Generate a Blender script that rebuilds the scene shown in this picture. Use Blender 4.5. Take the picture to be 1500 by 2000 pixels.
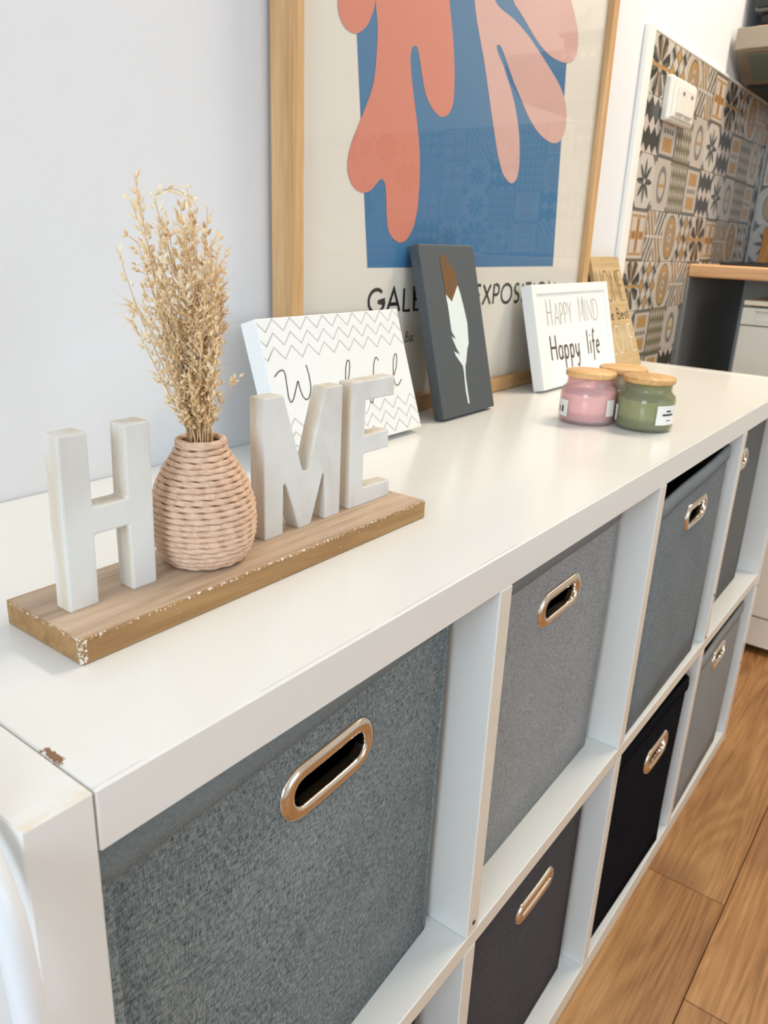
import bpy, bmesh, math, random
from mathutils import Vector, Matrix
random.seed(7)
for o in list(bpy.data.objects): bpy.data.objects.remove(o)
S = bpy.context.scene
COL = S.collection
PI = math.pi

# ------------------------------------------------------------------ camera
CAM = Vector((-0.111, -0.2431, 0.9765)); AZ, EL, ROLL, FPX = 0.634, -0.3378, 0.0432, 1529.83
_f = Vector((math.cos(EL)*math.cos(AZ), math.cos(EL)*math.sin(AZ), math.sin(EL)))
_r = _f.cross(Vector((0, 0, 1))).normalized(); _u = _r.cross(_f)
RX = _r*math.cos(ROLL) + _u*math.sin(ROLL); RY = _u*math.cos(ROLL) - _r*math.sin(ROLL)
cd = bpy.data.cameras.new('camera'); cam = bpy.data.objects.new('camera', cd); COL.objects.link(cam)
mw = Matrix((RX, RY, -_f)).transposed().to_4x4(); mw.translation = CAM
cam.matrix_world = mw
cd.sensor_fit = 'VERTICAL'; cd.sensor_height = 36; cd.lens = FPX/2000*36
cd.clip_start = 0.01; cd.clip_end = 50
cd.dof.use_dof = True; cd.dof.focus_distance = 0.58; cd.dof.aperture_fstop = 15
S.camera = cam

# ------------------------------------------------------------------ world, lights, exposure
S.view_settings.view_transform = 'Standard'; S.view_settings.look = 'None'
S.view_settings.gamma = 1; S.view_settings.use_curve_mapping = False
S.cycles.caustics_reflective = False; S.cycles.caustics_refractive = False
S.view_settings.exposure = -0.62
w = bpy.data.worlds.new('world'); S.world = w; w.use_nodes = True
w.node_tree.nodes['Background'].inputs[0].default_value = (0.62, 0.78, 1.0, 1)
w.node_tree.nodes['Background'].inputs[1].default_value = 1.5

def area_light(name, loc, target, sx, sy, power, color):
    l = bpy.data.lights.new(name, 'AREA'); l.shape = 'RECTANGLE'; l.size = sx; l.size_y = sy
    l.energy = power; l.color = color
    o = bpy.data.objects.new(name, l); COL.objects.link(o); o.location = loc
    o.rotation_euler = (Vector(target)-Vector(loc)).to_track_quat('-Z', 'Y').to_euler()
    return o
# daylight in the left window opening and in an added, unseen front one (window_1, added_front_window); the warm lamp hangs under its ceiling housing
area_light('window_left_offscreen', (-2.595, -0.60, 1.50), (0.0, -0.60, 1.50), 1.08, 1.28, 78, (0.66, 0.83, 1.0))
area_light('front_fill_offscreen', (0.5, -2.745, 1.525), (0.5, 0.0, 1.525), 1.68, 1.33, 28, (0.68, 0.84, 1.0))  # added fill light from an unseen window, brightens the shelf and bin fronts
area_light('kitchen_ceiling_lamp_offscreen', (1.75, -0.20, 2.415), (1.75, -0.20, 0.0), 0.25, 0.9, 46, (1.0, 0.88, 0.71))

# ------------------------------------------------------------------ measuring helpers
def ray(u, v): return RX*((u-750)/FPX) + RY*((1000-v)/FPX) + _f
def on_plane(u, v, p0, n):
    d = ray(u, v); n = Vector(n); return CAM + d*((Vector(p0)-CAM).dot(n)/d.dot(n))
def on_z(u, v, z): return on_plane(u, v, (0, 0, z), (0, 0, 1))
def on_y(u, v, y): return on_plane(u, v, (0, y, 0), (0, 1, 0))
def on_x(u, v, x): return on_plane(u, v, (x, 0, 0), (1, 0, 0))

# ------------------------------------------------------------------ material helpers
def lin(c):
    c = c/255.0
    return c/12.92 if c <= 0.04045 else ((c+0.055)/1.055)**2.4
def rgb(r, g, b): return (lin(r), lin(g), lin(b), 1)
class N:
    """tiny operator layer on shader math nodes"""
    def __init__(s, t, sock): s.t, s.k = t, sock
    def _m(s, op, *a):
        n = s.t.nodes.new('ShaderNodeMath'); n.operation = op
        for i, x in enumerate((s,)+a):
            if isinstance(x, N): s.t.links.new(x.k, n.inputs[i])
            else: n.inputs[i].default_value = x
        return N(s.t, n.outputs[0])
    def __add__(s, o): return s._m('ADD', o)
    def __radd__(s, o): return s._m('ADD', o)
    def __sub__(s, o): return s._m('SUBTRACT', o)
    def __rsub__(s, o): return (s*-1)._m('ADD', o)
    def __mul__(s, o): return s._m('MULTIPLY', o)
    def __rmul__(s, o): return s._m('MULTIPLY', o)
    def __truediv__(s, o): return s._m('DIVIDE', o)
    def abs(s): return s._m('ABSOLUTE')
    def max(s, o): return s._m('MAXIMUM', o)
    def min(s, o): return s._m('MINIMUM', o)
    def lt(s, o): return s._m('LESS_THAN', o)
    def gt(s, o): return s._m('GREATER_THAN', o)
    def pingpong(s, o): return s._m('PINGPONG', o)
    def frac(s): return s._m('FRACT')
    def sqrt(s): return s._m('SQRT')
    def sin(s): return s._m('SINE')
    def atan2(s, o): return s._m('ARCTAN2', o)

class Mat:
    def __init__(s, name, color=(.8, .8, .8, 1), rough=.5, metal=0, spec=.5):
        s.m = bpy.data.materials.new(name); s.m.use_nodes = True; s.t = s.m.node_tree
        s.b = s.t.nodes['Principled BSDF']
        s.b.inputs['Base Color'].default_value = color; s.b.inputs['Roughness'].default_value = rough
        s.b.inputs['Metallic'].default_value = metal; s.b.inputs['Specular IOR Level'].default_value = spec
        s._c = None
    def coord(s, kind='Object', scale=(1, 1, 1), rand=False):
        tc = s.t.nodes.new('ShaderNodeTexCoord'); mp = s.t.nodes.new('ShaderNodeMapping')
        s.t.links.new(tc.outputs[kind], mp.inputs[0]); mp.inputs['Scale'].default_value = scale
        if rand:
            oi = s.t.nodes.new('ShaderNodeObjectInfo'); mu = s.t.nodes.new('ShaderNodeMath'); mu.operation = 'MULTIPLY'
            mu.inputs[1].default_value = 37; s.t.links.new(oi.outputs['Random'], mu.inputs[0])
            cb = s.t.nodes.new('ShaderNodeCombineXYZ')
            for i in range(3): s.t.links.new(mu.outputs[0], cb.inputs[i])
            s.t.links.new(cb.outputs[0], mp.inputs['Location'])
        return mp.outputs[0]
    def noise(s, vec, scale, detail=3, rough=.5, dist=0):
        n = s.t.nodes.new('ShaderNodeTexNoise'); s.t.links.new(vec, n.inputs['Vector'])
        n.inputs['Scale'].default_value = scale; n.inputs['Detail'].default_value = detail
        n.inputs['Roughness'].default_value = rough; n.inputs['Distortion'].default_value = dist
        return N(s.t, n.outputs['Fac'])
    def ramp(s, fac, stops):
        r = s.t.nodes.new('ShaderNodeValToRGB'); s.t.links.new(fac.k, r.inputs[0])
        e = r.color_ramp.elements
        while len(e) < len(stops): e.new(.5)
        for x, (p, c) in zip(e, stops): x.position = p; x.color = c
        return r.outputs[0]
    def mix(s, fac, a, b, mode='MIX'):
        n = s.t.nodes.new('ShaderNodeMix'); n.data_type = 'RGBA'; n.blend_type = mode
        for i, x in ((0, fac), (6, a), (7, b)):
            x = x.k if isinstance(x, N) else x
            if isinstance(x, (tuple, float, int)): n.inputs[i].default_value = x
            else: s.t.links.new(x, n.inputs[i])
        return n.outputs[2]
    def xyz(s, vec):
        n = s.t.nodes.new('ShaderNodeSeparateXYZ'); s.t.links.new(vec, n.inputs[0])
        return [N(s.t, o) for o in n.outputs]
    def color(s, sock): s.t.links.new(sock, s.b.inputs['Base Color']); return s
    def roughness(s, n): s.t.links.new(n.k, s.b.inputs['Roughness']); return s
    def bump(s, n, strength=.3, dist=.001):
        b = s.t.nodes.new('ShaderNodeBump'); s.t.links.new(n.k, b.inputs['Height'])
        b.inputs['Strength'].default_value = strength; b.inputs['Distance'].default_value = dist
        s.t.links.new(b.outputs[0], s.b.inputs['Normal']); return s
    def rnd(s):
        oi = s.t.nodes.new('ShaderNodeObjectInfo'); return N(s.t, oi.outputs['Random'])

def wood(name, dark, mid, light, axis=0, scale=1.0, rough=.45, rand=True, var=.25):
    m = Mat(name, rough=rough)
    sc = [28*scale]*3; sc[axis] = 2.2*scale
    v = m.coord('Object', sc, rand)
    g = m.noise(v, 1.0, 6, .6, .8)
    sc2 = [160*scale]*3; sc2[axis] = 5*scale
    v2 = m.coord('Object', sc2, rand)
    f = m.noise(v2, 1.0, 3, .6)
    c = m.ramp(g*.72 + f*.28, [(.32, dark), (.5, mid), (.68, light)])
    if rand:
        k = m.rnd()*var + (1-var*.5)
        cc = m.t.nodes.new('ShaderNodeCombineColor')
        for i in range(3): m.t.links.new(k.k, cc.inputs[i])
        c = m.mix(1.0, c, cc.outputs[0], 'MULTIPLY')
    m.color(c); m.bump(f, .15, .0006)
    return m.m

def plain(name, c, rough=.5, metal=0, spec=.5, nz=0.0, nscale=40, bump=0):
    m = Mat(name, c, rough, metal, spec)
    v = m.coord('Object')
    n = m.noise(v, nscale, 4, .6)
    a = tuple(max(0, x*(1-nz)) for x in c[:3])+(1,); b = tuple(min(1, x*(1+nz)) for x in c[:3])+(1,)
    m.color(m.ramp(n, [(.3, a), (.7, b)]))
    if bump: m.bump(n, bump, .001)
    return m.m

M = {}
M['wall'] = plain('painted_wall', rgb(232, 232, 234), .7, nz=.012, nscale=6, bump=.12)
M['wall_warm'] = plain('painted_wall_plain', rgb(236, 232, 224), .7, nz=.012, nscale=6, bump=.1)
M['ceiling'] = plain('ceiling_paint', rgb(240, 238, 232), .8, nz=.01)
M['trim'] = plain('gloss_white_trim', rgb(248, 246, 238), .35, nz=.005)
M['band'] = plain('cream_edge_band', rgb(232, 222, 205), .45, nz=.03, nscale=30)
M['black'] = plain('matt_black', rgb(18, 18, 19), .5, nz=.05)
M['dark_grey'] = plain('dark_grey_panel', rgb(120, 120, 116), .45, nz=.03)
M['chrome'] = plain('polished_nickel', rgb(225, 214, 200), .13, 1.0, nz=.02)
M['steel'] = plain('brushed_taupe_metal', rgb(150, 138, 122), .4, .55, nz=.04)
M['appliance'] = plain('white_enamel', rgb(232, 226, 212), .32, nz=.008)
M['cream_plastic'] = plain('cream_plastic', rgb(240, 228, 200), .4, nz=.01)
M['white_plastic'] = plain('white_plastic', rgb(245, 240, 228), .3, nz=.008)
M['white_metal'] = Mat('white_powder_coat', rgb(236, 238, 240), .3).m
M['oak'] = wood('light_oak', rgb(176, 132, 84), rgb(206, 163, 112), rgb(224, 185, 138), 2, 1.6, .5, False)
M['oak_x'] = wood('light_oak_rail', rgb(176, 132, 84), rgb(206, 163, 112), rgb(224, 185, 138), 0, 1.6, .5, False)
M['counter'] = wood('beech_worktop', rgb(196, 140, 92), rgb(222, 172, 122), rgb(232, 188, 142), 1, 1.2, .4, False)
M['orange_wood'] = wood('honey_wood', rgb(180, 110, 40), rgb(206, 138, 62), rgb(220, 158, 84), 2, 2, .4, False)
def floor_mat():
    m = Mat('oak_laminate', rough=.42)
    v = m.coord('Object', (1.3, 13, 13), True); n = m.noise(v, 1.0, 1, .4, .2)
    rings = ((n*95.0).sin()*.5+.5)
    v2 = m.coord('Object', (9, 260, 260), True); f = m.noise(v2, 1.0, 4, .65)
    v3 = m.coord('Object', (1.6, 9, 9), True); big = m.noise(v3, 1.0, 4, .6)
    t = rings*.075 + f*.46 + big*.465
    c = m.ramp(t, [(.30, rgb(112, 72, 36)), (.45, rgb(160, 110, 62)), (.58, rgb(184, 134, 82)), (.74, rgb(206, 162, 108))])
    kn = m.noise(m.coord('Object', (3.2, 7, 7), True), 1.0, 1, .4)
    c = m.mix(((kn-.66)*5.0).max(0.0).min(.5), c, rgb(120, 76, 44))
    k = m.rnd()*.18 + .90
    cc = m.t.nodes.new('ShaderNodeCombineColor')
    for i in range(3): m.t.links.new(k.k, cc.inputs[i])
    m.color(m.mix(1.0, c, cc.outputs[0], 'MULTIPLY')); m.bump(f, .15, .0006)
    return m.m
M['floor'] = floor_mat()
M['lid'] = wood('bamboo_lid', rgb(196, 140, 82), rgb(222, 174, 112), rgb(236, 196, 140), 0, 3, .5, True, .18)
M['print_paper'] = plain('cream_print_paper', rgb(247, 235, 226), .6, nz=.006)
M['print_blue'] = plain('print_blue', rgb(68, 124, 172), .6, nz=.015)
M['print_coral'] = plain('print_coral', rgb(232, 140, 120), .6, nz=.01)
M['print_pink'] = plain('print_pink', rgb(232, 182, 176), .6, nz=.01)
M['ink'] = plain('black_ink', rgb(38, 34, 32), .6)
M['ink_brown'] = plain('brown_ink', rgb(78, 56, 44), .6, nz=.2, nscale=300)
M['ink_grey'] = plain('grey_ink', rgb(176, 170, 160), .6, nz=.1, nscale=300)
M['ink_lt'] = plain('thin_grey_ink', rgb(165, 163, 162), .6)
M['sign_white'] = plain('white_canvas', rgb(240, 240, 236), .6, nz=.01, nscale=400, bump=.05)
M['sign_slate'] = plain('slate_paint', rgb(78, 84, 86), .5, nz=.03, nscale=60)
M['feather'] = plain('white_print', rgb(226, 234, 230), .55, nz=.01)
M['bronze'] = plain('bronze_print', rgb(112, 78, 40), .45, nz=.08)
M['sign_wood'] = wood('pale_sign_wood', rgb(172, 144, 100), rgb(194, 166, 122), rgb(206, 180, 138), 0, 2, .55, False)
M['label'] = plain('paper_label', rgb(242, 238, 230), .6, nz=.006)
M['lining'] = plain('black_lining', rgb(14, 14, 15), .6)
M['straw_stem'] = plain('straw_stem', rgb(218, 182, 136), .6, nz=.2, nscale=200)
M['straw_seed'] = plain('straw_seed', rgb(234, 208, 168), .65, nz=.2, nscale=220)
def straw():
    m = Mat('straw_seed_mix', rough=.65, spec=.2)
    n = m.noise(m.coord('Object'), 160, 3, .6); r = m.rnd()
    m.color(m.ramp(n*.6+r*.4, [(.18, rgb(176, 132, 84)), (.36, rgb(228, 192, 142)), (.52, rgb(246, 218, 174)), (.72, rgb(254, 240, 212))]))
    return m.m
M['straw_mix'] = straw()
M['straw_awn'] = plain('straw_awn', rgb(206, 184, 146), .6, nz=.1)
M['vase_in'] = plain('vase_clay', rgb(96, 66, 46), .7, nz=.1)
M['hood_glass'] = plain('hood_lamp_glass', rgb(92, 104, 92), .2, nz=.06)
M['pink_cloth'] = plain('pink_plastic', rgb(196, 172, 166), .5, nz=.04)

def laminate():
    m = Mat('white_laminate', rgb(240, 238, 231), .3)
    v = m.coord('Object')
    x, y, z = m.xyz(v)
    fleck = m.noise(v, 230, 1, .5).gt(.86)
    base = m.mix(fleck, rgb(240, 238, 232), rgb(214, 206, 192))
    m.color(base); m.b.inputs['Roughness'].default_value = .2
    return m
lm = laminate(); M['laminate'] = lm.m
def laminate_chip():
    m = laminate(); m.m.name = 'white_laminate_chipped'
    old = m.b.inputs['Base Color'].links[0].from_socket
    v = m.coord('Object'); x, y, z = m.xyz(v)
    n = m.noise(v, 420, 3, .6)
    d = (((x-0.0335)/.0026)*((x-0.0335)/.0026) + ((y-0.0335)/.0105)*((y-0.0335)/.0105)).sqrt()
    chip = (d + n*1.6).lt(1.55)*z.gt(.7)
    ln = (y-.0024).abs().lt(.0004)*z.gt(.7605)*m.noise(m.coord('Object', (12, 1, 1)), 1, 3, .6).gt(.5)
    old = m.mix(ln*.22, old, rgb(120, 100, 80))
    m.color(m.mix(chip, old, rgb(140, 98, 62)))
    return m.m
M['laminate_chip'] = laminate_chip()
def laminate_stain():
    m = laminate(); m.m.name = 'white_laminate_stained'
    old = m.b.inputs['Base Color'].links[0].from_socket
    v = m.coord('Object'); x, y, z = m.xyz(v)
    n = m.noise(v, 90, 4, .6)
    st = (y*-60.0+.9).max(0.0).min(1.0)*(n-.42).max(0.0)*z.gt(.7605)*2.0
    m.color(m.mix(st.min(.5), old, rgb(226, 196, 140)))
    return m.m
M['laminate_stain'] = laminate_stain()

def fabric(name, dark, light, fine=1.0, contrast=1.0):
    m = Mat(name, rough=.95, spec=0.0)
    v1 = m.coord('Object', (1000*fine, 1000*fine, 150*fine)); v2 = m.coord('Object', (150*fine, 150*fine, 1000*fine))
    a = m.noise(v1, 1, 2, .6); b = m.noise(v2, 1, 2, .6)
    c = m.noise(m.coord('Object'), 14, 3, .6)
    f = a*.46 + b*.46 + c*.08
    h = .13/contrast
    m.color(m.ramp(f, [(.5-h, dark), (.5+h, light)]))
    m.bump(f, .5, .0008)
    return m.m
M['fab_teal'] = fabric('teal_grey_weave', rgb(72, 80, 81), rgb(166, 174, 174), 1.5)
M['fab_light'] = fabric('light_grey_weave', rgb(122, 124, 124), rgb(186, 188, 188), 1.7)
M['fab_mid'] = fabric('mid_grey_weave', rgb(98, 105, 107), rgb(150, 156, 158), 1.7)
M['fab_far'] = fabric('grey_weave', rgb(98, 100, 98), rgb(136, 138, 136), 1.7)
M['fab_black'] = fabric('black_fabric', rgb(24, 24, 27), rgb(42, 41, 44), 1.5)
M['fab_char'] = fabric('charcoal_fabric', rgb(72, 70, 72), rgb(96, 93, 95), 1.5)
M['fab_warm'] = fabric('warm_grey_fabric', rgb(130, 130, 128), rgb(166, 166, 162), 1.7)
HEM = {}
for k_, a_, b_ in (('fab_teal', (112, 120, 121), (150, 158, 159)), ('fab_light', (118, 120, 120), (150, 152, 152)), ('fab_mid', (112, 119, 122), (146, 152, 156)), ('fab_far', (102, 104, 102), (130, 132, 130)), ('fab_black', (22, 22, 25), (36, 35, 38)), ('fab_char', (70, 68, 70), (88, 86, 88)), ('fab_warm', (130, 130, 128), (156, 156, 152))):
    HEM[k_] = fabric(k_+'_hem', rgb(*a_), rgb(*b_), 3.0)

def letter_paint():
    m = Mat('whitewashed_wood', rough=.6)
    v = m.coord('Object', (30, 30, 9)); n = m.noise(v, 1.2, 5, .6, .6)
    base = m.ramp(n, [(.3, rgb(214, 210, 202)), (.5, rgb(226, 225, 221)), (.75, rgb(232, 231, 228))])
    gn = m.t.nodes.new('ShaderNodeNewGeometry'); nx, ny, nz = m.xyz(gn.outputs['True Normal'])
    side = ny.abs().lt(.5)
    n2 = m.noise(m.coord('Object', (60, 60, 10)), 1, 4, .6, 1.0)
    raw = m.ramp(n2, [(.42, rgb(224, 218, 208)), (.62, rgb(214, 192, 160))])
    m.color(m.mix(side*.75, base, raw)); m.bump(n, .15, .0006)
    return m.m
M['letter'] = letter_paint()
def base_wood():
    m = Mat('limed_wood_block', rough=.6)
    v = m.coord('Object', (6, 90, 90)); n = m.noise(v, 1.3, 6, .65, .5)
    top = m.ramp(n, [(.3, rgb(168, 140, 114)), (.5, rgb(198, 170, 142)), (.7, rgb(216, 192, 166))])
    edge = m.ramp(n, [(.3, rgb(146, 106, 62)), (.6, rgb(176, 136, 86))])
    gn = m.t.nodes.new('ShaderNodeNewGeometry'); nx, ny, nz = m.xyz(gn.outputs['Normal'])
    c = m.mix(nz.gt(.75), edge, top)
    sp = m.noise(m.coord('Object'), 520, 3, .6)
    x, y, z = m.xyz(m.coord('Object'))
    near = ((z-.776).abs().lt(.0016)) * nz.lt(.97)
    m1 = (sp + near*.13).gt(.71)*nz.lt(.97)
    corner = ((x-.083).abs() + (y-.088).abs()).lt(.0035)
    m1 = m1.max((sp + corner*.15).gt(.66)*corner)
    m.color(m.mix(m1, c, rgb(236, 228, 214))); m.bump(n, .2, .0008)
    return m.m
M['base_wood'] = base_wood()
def rope_mat():
    m = Mat('jute_rope', rough=.85, spec=.2)
    n = m.noise(m.coord('Object'), 260, 4, .65)
    m.color(m.ramp(n, [(.3, rgb(206, 168, 140)), (.5, rgb(224, 188, 160)), (.72, rgb(234, 202, 176))]))
    m.bump(n, .3, .0006)
    return m.m
M['rope'] = rope_mat()

def thin_glass(name, tint, fres=1.5, rough=.0, dens=0.0):
    m = bpy.data.materials.new(name); m.use_nodes = True; t = m.node_tree; t.nodes.clear()
    out = t.nodes.new('ShaderNodeOutputMaterial'); mx = t.nodes.new('ShaderNodeMixShader')
    tr = t.nodes.new('ShaderNodeBsdfTransparent'); tr.inputs[0].default_value = tint
    gl = t.nodes.new('ShaderNodeBsdfGlossy'); gl.inputs['Roughness'].default_value = rough
    fr = t.nodes.new('ShaderNodeFresnel'); fr.inputs[0].default_value = fres
    ge = t.nodes.new('ShaderNodeNewGeometry'); sb = t.nodes.new('ShaderNodeMath'); sb.operation = 'SUBTRACT'; sb.inputs[0].default_value = 1.0
    t.links.new(ge.outputs['Backfacing'], sb.inputs[1]); mu = t.nodes.new('ShaderNodeMath'); mu.operation = 'MULTIPLY'
    t.links.new(sb.outputs[0], mu.inputs[0]); t.links.new(fr.outputs[0], mu.inputs[1])
    t.links.new(mu.outputs[0], mx.inputs[0]); t.links.new(tr.outputs[0], mx.inputs[1]); t.links.new(gl.outputs[0], mx.inputs[2])
    if dens > 0:
        df = t.nodes.new('ShaderNodeBsdfDiffuse'); df.inputs[0].default_value = tint
        m2 = t.nodes.new('ShaderNodeMixShader'); m2.inputs[0].default_value = dens
        t.links.new(tr.outputs[0], m2.inputs[1]); t.links.new(df.outputs[0], m2.inputs[2])
        t.links.new(m2.outputs[0], mx.inputs[1])
    t.links.new(mx.outputs[0], out.inputs[0])
    return m
M['pane'] = thin_glass('clear_glass', (.97, .98, .97, 1), 1.36)
M['jar_pink'] = thin_glass('pink_glass', rgb(250, 226, 224), 1.45, .03, .30)
M['jar_green'] = thin_glass('green_glass', rgb(212, 214, 182), 1.45, .03, .22)
M['jar_grey'] = thin_glass('smoky_glass', rgb(226, 218, 206), 1.45, .03, .3)
M['wax_pink'] = plain('pink_wax', rgb(252, 212, 204), .5, nz=.01)
M['wax_green'] = plain('green_wax', rgb(186, 186, 140), .5, nz=.01)
M['wax_grey'] = plain('beige_wax', rgb(214, 200, 182), .5, nz=.01)

# ---- tile prints (flat print on each tile, tile-local coordinates -1..1)
def tile_mats():
    INK = rgb(46, 47, 46); GREY = rgb(106, 104, 96); CREAM = rgb(206, 194, 180); OCH = rgb(190, 146, 88)
    OLIVE = rgb(122, 113, 86); RED = rgb(158, 90, 52); PALE = rgb(214, 204, 192)
    res = {}
    def start(name):
        m = Mat('tile_'+name, rough=.25)
        v = m.coord('Object', (1/.049, 1/.049, 1/.049)); x, y, z = m.xyz(v)
        return m, x, z
    def fin(k, m, col):
        x, y, z = m.xyz(m.coord('Object'))
        n = m.noise(m.coord('Object'), 120, 3, .6)
        m.color(m.mix(n*.25, col, rgb(150, 140, 122))); res[k] = m.m
    # petals: black quatrefoil with diagonal cream gaps
    m, x, z = start('petals')
    ang = z.atan2(x); r = (x*x+z*z).sqrt()
    pet = (ang*4.0).sin().abs(); c = m.mix((pet*.95).gt(r*.62), CREAM, INK)
    c = m.mix((ang*8.0).sin().gt(.55)*r.lt(.85), c, GREY)
    c = m.mix(r.gt(1.06), c, PALE); c = m.mix(r.lt(.2), c, PALE); c = m.mix((x.abs().min(z.abs())).lt(.06), c, OCH)
    fin('A', m, c)
    # argyle
    m, x, z = start('argyle')
    d1 = ((x+z)*1.5).pingpong(1.0); d2 = ((x-z)*1.5).pingpong(1.0)
    c = m.mix(d1.gt(.5)*d2.gt(.5), PALE, OCH); c = m.mix(d1.lt(.3)*d2.lt(.45), c, INK)
    c = m.mix((d1-.5).abs().min((d2-.5).abs()).lt(.07), c, GREY)
    fin('B', m, c)
    # oval medallion
    m, x, z = start('medallion')
    r = (x*x*1.9 + z*z*1.1).sqrt()
    c = m.mix(r.lt(.98), CREAM, OLIVE); c = m.mix(r.lt(.88), c, OCH); c = m.mix((z.abs()).lt(.5)*r.lt(.8), c, rgb(176, 146, 112))
    c = m.mix(((x.abs()*2.4+z.pingpong(.3)*2.2)).lt(.55)*z.abs().lt(.55), c, PALE); c = m.mix((x.abs()*3+z.pingpong(.3)*2.2).lt(.28)*z.abs().lt(.55), c, INK)
    c = m.mix((x.abs()+z.abs()).gt(1.7), c, GREY)
    fin('C', m, c)
    # diagonal leaves
    m, x, z = start('leaves')
    s = (x*z).gt(0.0); d = ((x.abs()-z.abs()*.62)*2.6).frac()
    c = m.mix(d.lt(.42), CREAM, OCH); c2 = m.mix(d.lt(.42), PALE, GREY); c = m.mix(s, c, c2)
    c = m.mix((d-.42).abs().lt(.09), c, rgb(92, 84, 66)); c = m.mix((x.abs().min(z.abs())).lt(.05), c, PALE)
    fin('D', m, c)
    # ochre framed square
    m, x, z = start('frame')
    q = x.abs().max(z.abs())
    c = m.mix(q.gt(.9), OCH, GREY); c = m.mix((q-.83).abs().lt(.05), c, PALE)
    c = m.mix((x.abs()-.42).abs().lt(.26)*(z.abs()-.42).abs().lt(.26), c, PALE)
    c = m.mix((((x.abs()-.42)*(x.abs()-.42)+z*z).sqrt()).lt(.12), c, RED); c = m.mix(x.abs().lt(.07)*z.abs().lt(.6), c, RED)
    fin('E', m, c)
    # black and white diamonds zigzag
    m, x, z = start('zigzag')
    a = ((x*1.5+10.5).frac()-.5).abs(); b = ((z*1.0+10.5).frac()-.5).abs()
    c = m.mix((a*2.0+b*3.0).lt(1.0), INK, rgb(214, 200, 190))
    fin('F', m, c)
    # two ochre panels and dots
    m, x, z = start('panels')
    q = x.abs().max(z.abs())
    c = m.mix(q.gt(.88), CREAM, GREY); c = m.mix(x.abs().lt(.55)*((z.abs()-.5).abs().lt(.26)), c, OCH)
    c = m.mix(x.abs().lt(.2)*((z.abs()-.5).abs().lt(.12)), c, rgb(196, 140, 70))
    c = m.mix(z.abs().lt(.09)*((x*3.3).pingpong(.5).gt(.25))*x.abs().lt(.6), c, INK)
    fin('G', m, c)
    # olive lattice
    m, x, z = start('lattice')
    row = (z*2.0+10).frac(); a = ((x*3.0+10).frac()-.5).abs()
    c = m.mix((a*2.0+(row-.5).abs()*1.4).lt(.62), OLIVE, CREAM)
    fin('L', m, c)
    # grey ring
    m, x, z = start('ring')
    r = (x*x*2.4+z*z*1.25).sqrt()
    c = m.mix((r-.68).abs().lt(.13), CREAM, rgb(126, 122, 116)); c = m.mix(r.lt(.5)*z.abs().lt(.1), c, OCH); c = m.mix((r.lt(.45))*((z*6).sin().gt(.2)), c, rgb(206, 190, 160))
    c = m.mix((x.abs().min(z.abs())).gt(.82), c, GREY)
    fin('H', m, c)
    # eight-point star
    m, x, z = start('star')
    ang = z.atan2(x); r = (x*x+z*z).sqrt()
    pt = (ang*4.0).pingpong(PI/2)/(PI/2)
    c = m.mix(r.lt(pt*-.62+.86), PALE, INK); c = m.mix(((ang*4.0).sin()).gt(0.0)*r.lt(pt*-.62+.86), c, rgb(84, 84, 82))
    c = m.mix((x.abs()+z.abs()).gt(1.6), c, GREY); c = m.mix(r.lt(.1), c, PALE)
    fin('I', m, c)
    return res
TM = tile_mats()

# ------------------------------------------------------------------ mesh helpers
def link(name, me, parent=None, mat=None):
    o = bpy.data.objects.new(name, me); COL.objects.link(o)
    if mat is not None:
        for mm in (mat if isinstance(mat, (list, tuple)) else [mat]): me.materials.append(M[mm] if isinstance(mm, str) else mm)
    if parent is not None: o.parent = parent; o.matrix_parent_inverse = Matrix.Identity(4)
    return o
def mesh(name, verts, faces, parent=None, mat=None, smooth=False):
    me = bpy.data.meshes.new(name); me.from_pydata([tuple(v) for v in verts], [], faces); me.update()
    bm = bmesh.new(); bm.from_mesh(me); bmesh.ops.recalc_face_normals(bm, faces=bm.faces); bm.to_mesh(me); bm.free()
    if smooth:
        for p in me.polygons: p.use_smooth = True
    return link(name, me, parent, mat)
def bm_box(bm, x0, x1, y0, y1, z0, z1, bev=0.0, seg=1):
    r = bmesh.ops.create_cube(bm, size=1)
    for v in r['verts']:
        v.co = Vector((x0+(v.co.x+.5)*(x1-x0), y0+(v.co.y+.5)*(y1-y0), z0+(v.co.z+.5)*(z1-z0)))
    if bev:
        es = list({e for v in r['verts'] for e in v.link_edges})
        bmesh.ops.bevel(bm, geom=es, offset=bev, segments=seg, affect='EDGES', profile=.5)
def from_bm(name, bm, parent=None, mat=None, smooth=False):
    me = bpy.data.meshes.new(name); bmesh.ops.recalc_face_normals(bm, faces=bm.faces); bm.to_mesh(me); bm.free()
    if smooth:
        for p in me.polygons: p.use_smooth = True
    return link(name, me, parent, mat)
def box(name, x0, x1, y0, y1, z0, z1, mat, parent=None, bev=.0008, seg=1):
    bm = bmesh.new(); bm_box(bm, x0, x1, y0, y1, z0, z1, bev, seg)
    return from_bm(name, bm, parent, mat)
def empty(name, loc=(0, 0, 0)):
    o = bpy.data.objects.new(name, None); COL.objects.link(o); o.location = (0, 0, 0); o.empty_display_size = .05
    return o
def tag(o, label=None, cat=None, group=None, kind=None):
    if label: o['label'] = label
    if cat: o['category'] = cat
    if group: o['group'] = group
    if kind: o['kind'] = kind
    return o
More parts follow.
